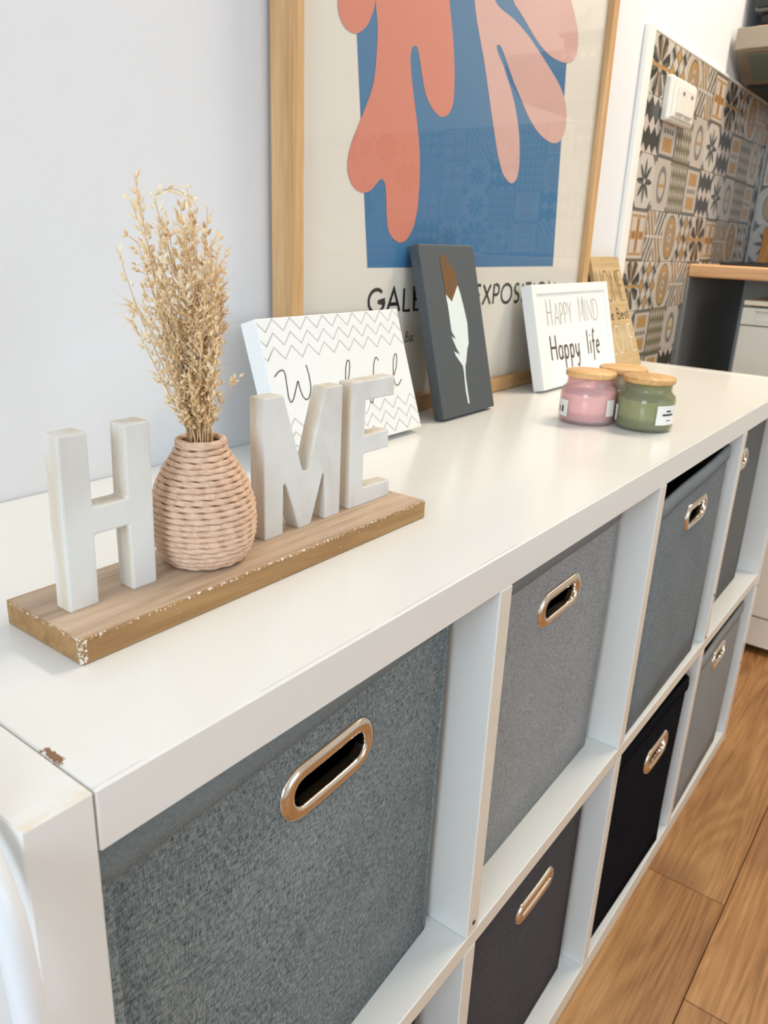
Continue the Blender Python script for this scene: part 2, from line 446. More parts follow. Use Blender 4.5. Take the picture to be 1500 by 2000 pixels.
def lathe(name, prof, cx, cy, seg, mat, parent=None, smooth=True, cap0=True, cap1=True):
    vs, fs = [], []
    for r, z in prof:
        for i in range(seg):
            a = 2*PI*i/seg; vs.append((cx+r*math.cos(a), cy+r*math.sin(a), z))
    for k in range(len(prof)-1):
        for i in range(seg):
            j = (i+1) % seg; fs.append((k*seg+i, k*seg+j, (k+1)*seg+j, (k+1)*seg+i))
    if cap0: fs.append(tuple(range(seg))[::-1])
    if cap1: fs.append(tuple((len(prof)-1)*seg+i for i in range(seg)))
    return mesh(name, vs, fs, parent, mat, smooth)
def tube_into(vs, fs, pts, rad, seg=6, closed=False):
    pts = [Vector(p) for p in pts]; n = len(pts); rads = rad if isinstance(rad, (list, tuple)) else [rad]*n
    base = len(vs); prev = None
    for i, p in enumerate(pts):
        a = pts[i-1] if (i > 0 or closed) else p; b = pts[(i+1) % n] if (i < n-1 or closed) else p
        t = (b-a).normalized() if (b-a).length > 1e-9 else Vector((0, 0, 1))
        if prev is None: prev = t.orthogonal().normalized()
        nrm = (prev - t*prev.dot(t)).normalized(); prev = nrm; bn = t.cross(nrm)
        for k in range(seg):
            an = 2*PI*k/seg; vs.append(p + (nrm*math.cos(an)+bn*math.sin(an))*rads[i])
    m = n if closed else n-1
    for i in range(m):
        j = (i+1) % n
        for k in range(seg):
            l = (k+1) % seg
            fs.append((base+i*seg+k, base+i*seg+l, base+j*seg+l, base+j*seg+k))
    if not closed:
        fs.append(tuple(base+k for k in range(seg))[::-1]); fs.append(tuple(base+(n-1)*seg+k for k in range(seg)))
def tube(name, pts, rad, mat, parent=None, seg=8, closed=False):
    vs, fs = [], []; tube_into(vs, fs, pts, rad, seg, closed)
    return mesh(name, vs, fs, parent, mat, True)
def smooth_line(pts, sub=6):
    P = [Vector(p) for p in pts]; out = []
    for i in range(len(P)-1):
        p0 = P[max(i-1, 0)]; p1 = P[i]; p2 = P[i+1]; p3 = P[min(i+2, len(P)-1)]
        for k in range(sub):
            t = k/sub
            out.append(.5*((2*p1)+(p2-p0)*t+(2*p0-5*p1+4*p2-p3)*t*t+(3*p1-p0-3*p2+p3)*t**3))
    out.append(P[-1]); return out
def prism(name, poly, thick_vec, mat, parent=None, bev=0, seg=2, smooth=False):
    """poly: list of 3-D points (planar, may be concave), extruded along thick_vec"""
    bm = bmesh.new(); vs = [bm.verts.new(p) for p in poly]; f = bm.faces.new(vs)
    r = bmesh.ops.extrude_face_region(bm, geom=[f]); nv = [e for e in r['geom'] if isinstance(e, bmesh.types.BMVert)]
    bmesh.ops.translate(bm, vec=Vector(thick_vec), verts=nv)
    bmesh.ops.recalc_face_normals(bm, faces=bm.faces)
    if bev: bmesh.ops.bevel(bm, geom=list(bm.edges), offset=bev, segments=seg, affect='EDGES', profile=.5, clamp_overlap=True)
    bmesh.ops.triangulate(bm, faces=[f for f in bm.faces if len(f.verts) > 4])
    return from_bm(name, bm, parent, mat, smooth)
class Sheet:
    """a leaning rectangular face: origin bottom-left front, ex along, ey up, n outward"""
    def __init__(s, o, ex, ey): s.o = Vector(o); s.ex = Vector(ex).normalized(); s.ey = Vector(ey).normalized(); s.n = s.ex.cross(s.ey).normalized()
    def p(s, a, b, h=0.0): return s.o + s.ex*a + s.ey*b + s.n*h
    def uv(s, u, v):
        q = on_plane(u, v, s.o, s.n) - s.o; return (q.dot(s.ex), q.dot(s.ey))
def ribbons(name, sheet, strokes, width, mat, parent, h=.0004, thick=.0):
    """flat pen strokes laid on a sheet; strokes are lists of (a,b) or (a,b,wscale)"""
    vs, fs = [], []
    for st in strokes:
        pts = [Vector((q[0], q[1])) for q in st]; ws = [q[2] if len(q) > 2 else 1 for q in st]
        base = len(vs)
        for i, p in enumerate(pts):
            a = pts[max(i-1, 0)]; b = pts[min(i+1, len(pts)-1)]
            t = b-a
            t = t.normalized() if t.length > 1e-9 else Vector((1, 0))
            nn = Vector((-t.y, t.x)); k = 1.0
            if 0 < i < len(pts)-1:
                d1 = (p-pts[i-1]); 
                if d1.length > 1e-9:
                    d1.normalize(); k = min(1.0/max(.35, abs(d1.dot(t))), 2.2)
            q = p + nn*width*.5*ws[i]*k; r = p - nn*width*.5*ws[i]*k
            vs.append(sheet.p(q.x, q.y, h)); vs.append(sheet.p(r.x, r.y, h))
        for i in range(len(pts)-1):
            fs.append((base+2*i, base+2*i+1, base+2*i+3, base+2*i+2))
    me = bpy.data.meshes.new(name); me.from_pydata([tuple(v) for v in vs], [], fs); me.update()
    return link(name, me, parent, mat)
def decal(name, sheet, poly, mat, parent, h):
    bm = bmesh.new(); vs = [bm.verts.new(sheet.p(a, b, h)) for a, b in poly]
    f = bm.faces.new(vs); bm.normal_update()
    if f.normal.dot(sheet.n) < 0: f.normal_flip()
    bmesh.ops.triangulate(bm, faces=[f])
    me = bpy.data.meshes.new(name); bm.to_mesh(me); bm.free()
    return link(name, me, parent, mat)
def cr2(pts, sub=5, closed=True):
    P = [Vector(p) for p in pts]; n = len(P); out = []
    for i in range(n if closed else n-1):
        p0 = P[(i-1) % n] if closed else P[max(i-1, 0)]; p1 = P[i]; p2 = P[(i+1) % n]; p3 = P[(i+2) % n] if closed else P[min(i+2, n-1)]
        for k in range(sub):
            t = k/sub; q = .5*((2*p1)+(p2-p0)*t+(2*p0-5*p1+4*p2-p3)*t*t+(3*p1-p0-3*p2+p3)*t**3); out.append((q.x, q.y))
    if not closed: out.append((P[-1].x, P[-1].y))
    return out

# ---- a small pen-stroke alphabet (unit cap height)
def arc(cx, cy, rx, ry, a0, a1, n=14):
    return [(cx+rx*math.cos(math.radians(a0+(a1-a0)*i/n)), cy+ry*math.sin(math.radians(a0+(a1-a0)*i/n))) for i in range(n+1)]
GL = {
 'G': (.92, [arc(.46, .5, .44, .5, 48, 350) + [(.9, .46), (.52, .46)]]),
 'A': (.78, [[(0, 0), (.37, 1), (.74, 0)], [(.13, .33), (.61, .33)]]),
 'L': (.5, [[(.06, 1), (.06, 0), (.46, 0)]]),
 'E': (.56, [[(.5, 1), (.06, 1), (.06, 0), (.5, 0)], [(.06, .5), (.46, .5)]]),
 'R': (.6, [[(.06, 0), (.06, 1), (.26, 1)] + arc(.26, .74, .24, .26, 90, -90) + [(.06, .48)], [(.24, .48), (.54, 0)]]),
 'P': (.56, [[(.06, 0), (.06, 1), (.26, 1)] + arc(.26, .73, .24, .27, 90, -90) + [(.06, .46)]]),
 'I': (.22, [[(.1, 0), (.1, 1)]]),
 'D': (.78, [[(.06, 0), (.06, 1), (.26, 1)] + arc(.26, .5, .46, .5, 90, -90) + [(.06, 0)]]),
 "'": (.2, [[(.1, 1), (.06, .72)]]),
 'X': (.68, [[(0, 0), (.6, 1)], [(.02, 1), (.64, 0)]]),
 'O': (.98, [arc(.47, .5, .45, .5, 0, 360, 24)]),
 'S': (.56, [arc(.27, .75, .2, .25, 40, 250, 10) + [(.3, .48)] + arc(.26, .24, .22, .24, 70, -140, 10)]),
 'T': (.58, [[(0, 1), (.54, 1)], [(.27, 1), (.27, 0)]]),
 'N': (.78, [[(.06, 0), (.06, 1), (.7, 0), (.7, 1)]]),
 'H': (.72, [[(.06, 0), (.06, 1)], [(.62, 0), (.62, 1)], [(.06, .5), (.62, .5)]]),
 'Y': (.62, [[(0, 1), (.29, .5), (.58, 1)], [(.29, .5), (.29, 0)]]),
 'M': (.9, [[(.04, 0), (.1, 1), (.43, .2), (.76, 1), (.82, 0)]]),
 'V': (.7, [[(0, 1), (.33, 0), (.66, 1)]]),
 'B': (.6, [[(.06, 0), (.06, 1), (.24, 1)] + arc(.24, .76, .2, .24, 90, -90) + [(.06, .52)], [(.24, .52)] + arc(.26, .26, .24, .26, 90, -90) + [(.06, 0)]]),
 'a': (.5, [arc(.22, .27, .2, .27, 60, 330, 12), [(.42, .55), (.42, .1), (.48, 0)]]),
 'p': (.52, [[(.06, .55), (.06, -.42)], arc(.25, .27, .19, .27, 170, -170, 14)]),
 'y': (.5, [[(.04, .55), (.06, .2), (.2, .02), (.36, .2)], [(.42, .55), (.38, -.2), (.24, -.42), (.08, -.32)]]),
 'l': (.22, [[(.1, 1), (.1, 0)]]),
 'i': (.22, [[(.1, .55), (.1, 0)], [(.1, .74), (.1, .8)]]),
 'f': (.36, [[(.36, .9), (.26, 1), (.16, .85), (.14, 0), (.1, -.3)], [(0, .52), (.32, .52)]]),
 'e': (.5, [[(.05, .28), (.42, .32)] + arc(.23, .27, .2, .27, 15, 310, 12)]),
 'n': (.5, [[(.06, .55), (.06, 0)], [(.06, .36)] + arc(.24, .34, .17, .2, 160, 0, 8) + [(.42, 0)]]),
 'c': (.44, [arc(.23, .27, .2, .27, 50, 310, 12)]),
 's': (.4, [arc(.2, .41, .14, .14, 40, 250, 8) + arc(.19, .13, .15, .14, 70, -140, 8)]),
 't': (.34, [[(.14, .85), (.14, .1), (.22, 0), (.32, .04)], [(0, .55), (.3, .55)]]),
 'h': (.5, [[(.06, 1), (.06, 0)], [(.06, .36)] + arc(.24, .34, .17, .2, 160, 0, 8) + [(.42, 0)]]),
 '1': (.4, [[(.06, .8), (.2, 1), (.2, 0)]]), '2': (.56, [arc(.24, .72, .2, .26, 150, -40, 8) + [(.06, 0), (.46, 0)]]), ' ': (.36, []),
}
def text_strokes(s, x, y, size, wid=1.0, slope=0.0, track=0.0, fit=None, slant=0.0):
    out = []; cx = 0
    for ch in s:
        adv, sts = GL[ch]
        for st in sts: out.append([(cx+p[0]*wid+p[1]*slant, p[1]) for p in st])
        cx += adv*wid+track
    k = fit/(cx*size) if fit else 1.0
    return [[(x+p[0]*size*k, y+p[1]*size+p[0]*size*k*slope) for p in st] for st in out]

# ------------------------------------------------------------------ the setting
SHT, SHD, SHC, DEP = .0311, .0188, .3401, .3605     # outer board, divider, cell, shelf depth
SHH = 2*SHT+2*SHC+SHD; SHL = 2*SHT+4*SHC+3*SHD
WY, WXR, WXL, WYF, CZ = .3605, 2.40, -2.60, -2.75, 2.45

fl = box('floor', WXL, WXR, WYF, WY, -.06, -.010, 'black', None, 0); tag(fl, kind='structure')
# planks: rows along X; seams measured at y = -0.1232, joints at x = 1.0075 and 0.80
PW = .186; r0 = -.1232
rows = []
y = r0
while y < WY: y += PW
while y > WYF:
    rows.append((max(y-PW, WYF), min(y, WY), round((y-PW-r0)/PW))); y -= PW
rj = random.Random(3)
for y0, y1, k in rows:
    if y1 <= y0+.002: continue
    off = {0: 1.0075, -1: .80}.get(k, None)
    if off is None: off = rj.uniform(-.3, .9)
    xs = [WXL]; q = off
    while q > WXL: q -= 1.29
    q += 1.29
    while q < WXR-.02:
        if q > WXL+.02: xs.append(q)
        q += 1.29
    xs.append(WXR)
    for a, b in zip(xs[:-1], xs[1:]):
        bm = bmesh.new(); bm_box(bm, .0006, b-a-.0006, .0006, y1-y0-.0006, -.010, 0, .0007)
        p = from_bm('plank', bm, fl, 'floor'); p.location = (a, y0, 0)

wb = box('wall_back', WXL-.1, WXR+.1, WY, WY+.1, -.01, CZ, 'wall', None, 0); tag(wb, kind='structure')
wr = box('wall_right', WXR, WXR+.1, WYF-.1, WY, -.01, CZ, 'wall_warm', None, 0); tag(wr, kind='structure')
ce = box('ceiling', WXL-.1, WXR+.1, WYF-.1, WY+.1, CZ, CZ+.08, 'ceiling', None, 0); tag(ce, kind='structure')
def wall_with_hole(name, horiz, c, t, a0, a1, h0, h1):
    """wall along Y at x=c (horiz False) or along X at y=c (horiz True), with one opening"""
    bm = bmesh.new()
    lo, hi = (WXL, WXR) if horiz else (WYF, WY)
    for (p, q, z0, z1) in ((lo, a0, -.01, CZ), (a1, hi, -.01, CZ), (a0, a1, -.01, h0), (a0, a1, h1, CZ)):
        if horiz: bm_box(bm, p, q, c-t, c, z0, z1)
        else: bm_box(bm, c-t, c, p, q, z0, z1)
    o = from_bm(name, bm, None, 'wall_warm'); tag(o, kind='structure')
wall_with_hole('wall_left', False, WXL, .12, -1.15, -.05, .85, 2.15)
wall_with_hole('wall_front', True, WYF, .12, -.35, 1.35, .85, 2.2)
def window(name, horiz, c, a0, a1, h0, h1):
    e = empty(name); tag(e, kind='structure')
    def bx(n, p, q, z0, z1, m='white_plastic', d0=-.07, d1=-.02):
        return box(n, p, q, c+d0, c+d1, z0, z1, m, e) if horiz else box(n, c+d0, c+d1, p, q, z0, z1, m, e)
    bm = None
    bx('window_frame', a0, a0+.06, h0, h1); bx('window_frame', a1-.06, a1, h0, h1)
    bx('window_frame', a0+.06, a1-.06, h0, h0+.06); bx('window_frame', a0+.06, a1-.06, h1-.06, h1)
    mid = (a0+a1)/2; bx('window_mullion', mid-.035, mid+.035, h0+.06, h1-.06)
    bx('pane', a0+.06, mid-.035, h0+.06, h1-.06, 'pane', -.05, -.044); bx('pane', mid+.035, a1-.06, h0+.06, h1-.06, 'pane', -.05, -.044)
window('window_1', False, WXL, -1.15, -.05, .85, 2.15)
window('added_front_window', True, WYF, -.35, 1.35, .85, 2.2)  # unseen window, added to hold the front fill light

# printed wall tiles: each tile an object on the wall it belongs to
TZ, TX, TP = 1.3450, 1.4550, .0987
TH = .049
def tile_mesh(k):
    bm = bmesh.new(); bm_box(bm, -TH, TH, -.004, .004, -TH, TH, .0008)
    me = bpy.data.meshes.new('tile'); bm.to_mesh(me); bm.free(); me.materials.append(TM[k]); return me
TME = {k: tile_mesh(k) for k in TM}
ROWS = ['ABCDEABCDE', 'FGLHIFGLHI', 'IHLGFIHLGF', 'EDCBAEDCBA', 'ABCDEABCDE', 'FGLHIFGLHI', 'HLGFIHLGFI', 'BADCEBADCE']
def add_tile(parent, k, x, y, z, rz):
    o = bpy.data.objects.new('tile', TME[k]); COL.objects.link(o); o.parent = parent
    o.location = (x, y, z); o.rotation_euler = (0, 0, rz); return o
for r, row in enumerate(ROWS):
    for c, k in enumerate(row):
        x = TX+TP*(c+.5); z = TZ-TP*(r+.5)
        if r >= 5 and x > 1.84: continue
        x0_, x1_ = x-TH, min(x+TH, WXR-.010)
        if x1_-x0_ < .01: continue
        o_ = add_tile(wb, k, (x0_+x1_)/2, WY-.004, z, 0); o_.scale.x = (x1_-x0_)/(2*TH)
for r, row in enumerate(['EBHAIFGLCD', 'EDAGBHCLFI', 'CEHDABFGLI', 'IFLEHCDGBA']):
    for c in range(18):
        y = WY-.012-TP*(c+.5); z = TZ-TP*(r+.5)
        add_tile(wr, row[c % 10], WXR-.004, y, z, -PI/2)
for nm, args in (('trim_1', (TX-.032, TX, WY-.011, WY, .0, TZ+.006)), ('trim_2', (TX, 2.39, WY-.009, WY, TZ, TZ+.006))):
    tag(box(nm, *args, 'trim', None, .002, 2), kind='structure')

# ------------------------------------------------------------------ the cube shelf
sh = tag(empty('cube_shelf'), 'long white cube storage shelf with two rows of four compartments standing against the wall', 'shelf')
def board(name, x0, x1, z0, z1, front='laminate', top=None, y0=0.0):
    bm = bmesh.new(); bm_box(bm, x0, x1, y0, DEP-.0015, z0, z1, .0008)
    o = from_bm(name, bm, sh, [top or 'laminate', front])
    for p in o.data.polygons:
        if p.normal.y < -.9: p.material_index = 1
    return o
g = .0004
board('side_panel', 0, SHT-g, 0, SHH, 'laminate', 'laminate_stain')
board('side_panel', SHL-SHT+g, SHL, 0, SHH)
board('top_board', SHT+g, SHL-SHT-g, SHH-SHT, SHH-.0002, 'laminate', 'laminate_chip')
board('bottom_board', SHT+g, SHL-SHT-g, 0, SHT, 'band')
ZS = SHT+SHC
board('middle_shelf', SHT, SHL-SHT, ZS, ZS+SHD, 'band')
CX = [SHT+i*(SHC+SHD) for i in range(4)]
for i in range(3):
    x = CX[i]+SHC
    board('divider', x, x+SHD, ZS+SHD, SHH-SHT, 'band'); board('divider', x, x+SHD, SHT, ZS, 'band')
for (x, z) in ((CX[2]+SHC+.009, .47), (CX[2]+SHC+.009, ZS+SHD+.006), (SHL-.012, .36), (SHL-.016, .19), (CX[0]+SHC+.010, ZS+SHD+.012)):
    lathe_z = []
    vs, fs = [], []; tube_into(vs, fs, [(x, -.0009, z), (x, .001, z)], .0022, 10)
    mesh('screw', vs, fs, sh, 'vase_in')

# ------------------------------------------------------------------ fabric bins
def stadium(hw, hh, n=40):
    """points of an oval slot by angle index"""
    pts = []
    s = hw-hh
    per = 4*s+2*PI*hh
    for i in range(n):
        d = per*i/n
        if d < s: pts.append((d, hh)); continue          # start top centre -> right
        d -= s
        if d < PI*hh: a = PI/2-d/hh; pts.append((s+hh*math.cos(a), hh*math.sin(a))); continue
        d -= PI*hh
        if d < 2*s: pts.append((s-d, -hh)); continue
        d -= 2*s
        if d < PI*hh: a = -PI/2-d/hh; pts.append((-s+hh*math.cos(a), hh*math.sin(a))); continue
        d -= PI*hh; pts.append((-s+d, hh))
    return pts
def fabric_bin(x0, x1, yl, yr, z0, z1, gx, gz, mat, label, ghw=.047, ghh=.019, ihw=.037, ihh=.0105, sag=None, bulge=.004, wob=.003, seed=0, depth=.31):
    t = tag(empty('fabric_bin'), label, 'storage bin', 'fabric bins in the cube shelf')
    rd = random.Random(seed); ph = [rd.uniform(0, 6.28) for _ in range(6)]
    W = x1-x0; Hh = z1-z0; cr = .012
    sag = sag or (lambda s: 0.0)
    def fy(x):
        s = (x-x0)/W; return yl+(yr-yl)*s
    def front(x, z):
        s = (x-x0)/W; q = (z-z0)/Hh
        b = -bulge*math.sin(PI*min(max(s, 0), 1))*(math.sin(PI*min(q, 1))**.7 if 0 < q < 1 else 0)
        wv = wob*(math.sin(5*s+ph[0])*math.sin(3*q+ph[1])*.5+math.sin(9*s+ph[2]+3*q)*.25)*(1 if 0.02 < q else q*50)
        zz = z + sag(s)*max(0, (q-.5)*2)**2 if q > .5 else z
        return Vector((x, fy(x)+b+wv, zz))
    NA = 72
    hole = stadium(ihw, ihh, NA)
    ring_out = []
    xa, xb = x0+cr, x1-cr
    for (px, pz) in hole:
        dx, dz = px, pz
        if abs(dx) < 1e-6 and abs(dz) < 1e-6: dz = 1
        # aspect-aware ray to the rectangle
        sx = ((xb-gx) if dx > 0 else (xa-gx))/dx if abs(dx) > 1e-9 else 1e9
        sz = ((z1-gz) if dz > 0 else (z0-gz))/dz if abs(dz) > 1e-9 else 1e9
        k = min(sx, sz); ring_out.append((dx*k, dz*k))
    # pin the four corners
    for (cxr, czr) in ((xa-gx, z0-gz), (xb-gx, z0-gz), (xa-gx, z1-gz), (xb-gx, z1-gz)):
        j = min(range(NA), key=lambda i: (ring_out[i][0]-cxr)**2+(ring_out[i][1]-czr)**2); ring_out[j] = (cxr, czr)
    NR = 9; vs, fs = [], []
    for r in range(NR+1):
        k = (r/NR)**1.6
        for i in range(NA):
            a, b = hole[i], ring_out[i]
            vs.append(front(gx+a[0]*(1-k)+b[0]*k, gz+a[1]*(1-k)+b[1]*k))
    for r in range(NR):
        for i in range(NA):
            j = (i+1) % NA; fs.append((r*NA+i, r*NA+j, (r+1)*NA+j, (r+1)*NA+i))
    # side walls, corners, back: loop of columns
    path = []
    for i in range(7):
        a = -PI/2+(PI/2)*i/6; path.append((x1-cr+cr*math.cos(a), fy(x1-cr)+cr+cr*math.sin(a)))
    path.append((x1, fy(x1)+depth*.5))
    for i in range(7):
        a = (PI/2)*i/6; path.append((x1-cr+cr*math.cos(a), depth-cr+cr*math.sin(a)))
    for i in range(7):
        a = PI/2+(PI/2)*i/6; path.append((x0+cr+cr*math.cos(a), depth-cr+cr*math.sin(a)))
    path.append((x0, fy(x0)+depth*.5))
    for i in range(7):
        a = PI+(PI/2)*i/6; path.append((x0+cr+cr*math.cos(a), fy(x0+cr)+cr+cr*math.sin(a)))
    NZ = 8; base = len(vs); n = len(path)
    for k in range(NZ+1):
        z = z0+Hh*k/NZ
        for idx, (px, pyv) in enumerate(path):
            f0 = front(min(max(px, xa), xb), z); d = f0 - Vector((min(max(px, xa), xb), fy(px), z))
            wgt = max(0.0, 1-(pyv-fy(px))/.05)
            vs.append(Vector((px, pyv+d.y*wgt, z+d.z*wgt)))
    for k in range(NZ):
        for i in range(n-1):
            fs.append((base+k*n+i, base+k*n+i+1, base+(k+1)*n+i+1, base+(k+1)*n+i))
    # bottom
    vb = len(vs); 
    fs.append(tuple(base+i for i in range(n)))
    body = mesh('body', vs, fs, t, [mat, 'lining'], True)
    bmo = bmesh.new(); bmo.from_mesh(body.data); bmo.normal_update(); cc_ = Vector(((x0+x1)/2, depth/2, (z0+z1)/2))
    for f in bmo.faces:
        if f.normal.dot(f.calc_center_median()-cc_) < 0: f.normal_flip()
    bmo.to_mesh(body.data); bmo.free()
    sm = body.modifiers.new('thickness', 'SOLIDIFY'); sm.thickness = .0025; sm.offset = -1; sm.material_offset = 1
    # hem around the top
    hz = .020; hp = [(x, None) for x in [xa+(xb-xa)*i/24 for i in range(25)]]
    loop = [front(x, z1)[:] for x, _ in hp]
    full = [(Vector(p), Vector((0, -1, 0))) for p in loop]
    for i, (px, pyv) in enumerate(path[1:-1]):
        dv = front(min(max(px, xa), xb), z1)-Vector((min(max(px, xa), xb), fy(px), z1)); wgt = max(0.0, 1-(pyv-fy(px))/.05)
        p = Vector((px, pyv+dv.y*wgt, z1+dv.z*wgt))
        c = Vector(((x0+x1)/2, .16, 0)); nn = Vector((0, 0, 0))
        if px > x1-cr+1e-4: nn.x = 1
        if px < x0+cr-1e-4: nn.x = -1
        if pyv > depth-cr: nn.y = 1
        if pyv < fy(px)+cr: nn.y = -1
        full.append((p, nn.normalized() if nn.length else Vector((0, -1, 0))))
    vs, fs = [], []; m = len(full)
    for p, nn in full:
        for dz, off in ((-hz, .0002), (-hz+.0012, .0026), (-hz*.5, .0034), (-.001, .0024), (.0012, .0002), (.0012, -.003), (-hz, -.003)):
            vs.append(p+nn*off+Vector((0, 0, dz)))
    for i in range(m):
        j = (i+1) % m
        for k in range(6): fs.append((i*7+k, j*7+k, j*7+k+1, i*7+k+1))
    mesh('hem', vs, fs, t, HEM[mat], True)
    # metal grommet: half-round oval ring
    prof = []
    rin, rout = stadium(ihw-.001, ihh-.001, NA), stadium(ghw, ghh, NA)
    vs, fs = [], []
    PS = [(0.0, .006), (0.0, -.001), (.06, -.0026), (.3, -.0034), (.6, -.0032), (.88, -.0022), (1.0, .0002), (1.0, .003)]
    for i in range(NA):
        for k, off in PS:
            x = gx+rin[i][0]*(1-k)+rout[i][0]*k; z = gz+rin[i][1]*(1-k)+rout[i][1]*k
            f0 = front(x, z); vs.append(Vector((f0.x, f0.y+off, f0.z)))
    L = len(PS)
    for i in range(NA):
        j = (i+1) % NA
        for k in range(L-1): fs.append((i*L+k, i*L+k+1, j*L+k+1, j*L+k))
    mesh('grommet', vs, fs, t, 'chrome', True)
    return t
zu = ZS+SHD+.0005; zl = SHT+.0005
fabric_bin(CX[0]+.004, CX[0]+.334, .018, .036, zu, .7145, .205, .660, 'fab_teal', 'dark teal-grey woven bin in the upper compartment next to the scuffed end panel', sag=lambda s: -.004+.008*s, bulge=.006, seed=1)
fabric_bin(CX[1]+.004, CX[1]+.330, .031, .036, zu, .7110, .565, .645, 'fab_light', 'light grey woven bin, second in the upper row', ghw=.050, sag=lambda s: -.004*math.sin(PI*s), bulge=.003, seed=2)
fabric_bin(CX[2]+.006, CX[2]+.312, .004, .008, zu, .7150, .911, .657, 'fab_mid', 'mid grey woven bin standing flush with the front, with a drooping top hem', ghw=.045, sag=lambda s: -.013+.016*s, bulge=.003, seed=3)
fabric_bin(CX[3]+.006, CX[3]+.300, .027, .031, zu, .7200, 1.226, .655, 'fab_far', 'plain grey bin in the upper compartment nearest the kitchen', bulge=.002, seed=4)
fabric_bin(CX[0]+.004, CX[0]+.318, .03, .03, zl, .318, .19, .255, 'fab_black', 'black fabric bin mostly out of view below the dark teal-grey bin', bulge=.002, seed=5)
fabric_bin(CX[1]+.004, CX[1]+.326, .020, .026, zl, .345, .571, .272, 'fab_char', 'charcoal fabric bin with a slumped front, below the light grey bin', ghh=.0125, ihh=.003, ihw=.036, bulge=.008, wob=.008, seed=6)
fabric_bin(CX[2]+.005, CX[2]+.306, .010, .003, zl, .345, .930, .273, 'fab_black', 'black fabric bin with a metal handle hole, below the mid grey bin', ghw=.050, bulge=.004, wob=.004, seed=7)
fabric_bin(CX[3]+.005, CX[3]+.306, .003, .008, zl, .345, 1.245, .300, 'fab_warm', 'warm grey bin in the lower compartment nearest the kitchen', ghw=.042, bulge=.003, seed=8)

# ------------------------------------------------------------------ HOME letters on a wooden base
TOP = SHH
BT = .776
hs = tag(empty('letter_stand'), 'wooden base block with white wooden letters H, M and E standing on it', 'ornament')
box('base', .083, .3955, .088, .160, TOP, BT, 'base_wood', hs, .0006)
LY, LT = .1183, .0135; b0 = BT-.0003; b1 = .8745
def letter(name, poly):
    prism(name, [(x, LY, z) for x, z in poly], (0, LT, 0), 'letter', hs, .0014, 2)
letter('letter_h', [(.0968, b0), (.1150, b0), (.1157, .8163), (.1372, .8163), (.1374, b0), (.1543, b0), (.1556, b1), (.1384, b1), (.1374, .8327), (.1160, .8327), (.1163, b1), (.0990, b1)])
letter('letter_m', [(.2440, b0), (.2618, b0), (.2626, .8115), (.2645, .8126), (.2781, b0), (.2905, b0), (.3035, .8118), (.3052, .8100), (.3058, b0), (.3232, b0), (.3242, b1), (.3058, b1), (.2872, .8180), (.2820, .8180), (.2630, b1), (.2440, b1)])
letter('letter_e', [(.3340, b0), (.3868, b0), (.3862, .7893), (.3515, .7905), (.3512, .8172), (.3828, .8170), (.3826, .8320), (.3517, .8324), (.3519, .8590), (.3879, .8585), (.3874, b1), (.3343, b1)])

# ------------------------------------------------------------------ rope vase
VX, VY = .1985, .1268
vz = tag(empty('rope_vase'), 'small round vase wound with tan jute rope, standing between letters H and M', 'vase')
prof = [(.0240, .0), (.0285, .006), (.0315, .016), (.0322, .026), (.0313, .037), (.0282, .048), (.0235, .058), (.0182, .066), (.0150, .0715), (.0143, .0765)]
def vr(h):
    for (r0_, h0), (r1_, h1) in zip(prof[:-1], prof[1:]):
        if h <= h1: 
            s = (h-h0)/(h1-h0); return r0_+(r1_-r0_)*s
    return prof[-1][0]
lathe('body', [(r-.0016, BT+.0003+h) for r, h in prof] + [(.0115, BT+.0768), (.0112, BT+.06), (.010, BT+.03)], VX, VY, 48, 'vase_in', vz)
arcl = [0]; hh_ = [0]
for i in range(1, 601):
    h = .0765*i/600; arcl.append(arcl[-1]+math.hypot(.0765/600, vr(h)-vr(h-.0765/600))); hh_.append(h)
pitch = .00345; turns = int(arcl[-1]/pitch); SPT = 420; SEC = 12
vs, fs = [], []; total = turns*SPT; ii = 0
for s_ in range(total+1):
    L_ = .0008 + (arcl[-1]-.0012)*min(1.0, max(0, s_-SPT*.5)/(total-1.5*SPT))
    while ii < 599 and arcl[ii+1] < L_: ii += 1
    h = hh_[ii]+(hh_[ii+1]-hh_[ii])*(L_-arcl[ii])/(arcl[ii+1]-arcl[ii])
    r = vr(h); e_ = .0006; sl = (vr(min(h+e_, .0765))-vr(max(h-e_, 0)))/(2*e_)
    if h < .0006 or h > .0759: sl = 0
    a = 2*PI*s_/SPT; ca, sa = math.cos(a), math.sin(a)
    no = Vector((ca, sa, -sl)).normalized(); up = Vector((ca*sl, sa*sl, 1)).normalized()
    c = Vector((VX+r*ca, VY+r*sa, BT+.0016+h)) - no*.0006
    tw = 2*PI*s_/SPT*max(8, round(r/.00155))*.86
    for k in range(SEC):
        b = 2*PI*k/SEC; rr = .00205*(.70+.44*abs(math.cos(1.5*b+.5*tw)))
        vs.append(c+no*(rr*math.cos(b))+up*(rr*.92*math.sin(b)))
for s_ in range(total):
    for k in range(SEC):
        l = (k+1) % SEC; fs.append((s_*SEC+k, s_*SEC+l, (s_+1)*SEC+l, (s_+1)*SEC+k))
me = bpy.data.meshes.new('rope_wrap'); me.from_pydata([tuple(v) for v in vs], [], fs); me.update()
for p in me.polygons: p.use_smooth = True
bmx = bmesh.new(); bmx.from_mesh(me); bmesh.ops.recalc_face_normals(bmx, faces=bmx.faces); bmx.to_mesh(me); bmx.free()
link('rope_wrap', me, vz, 'rope')

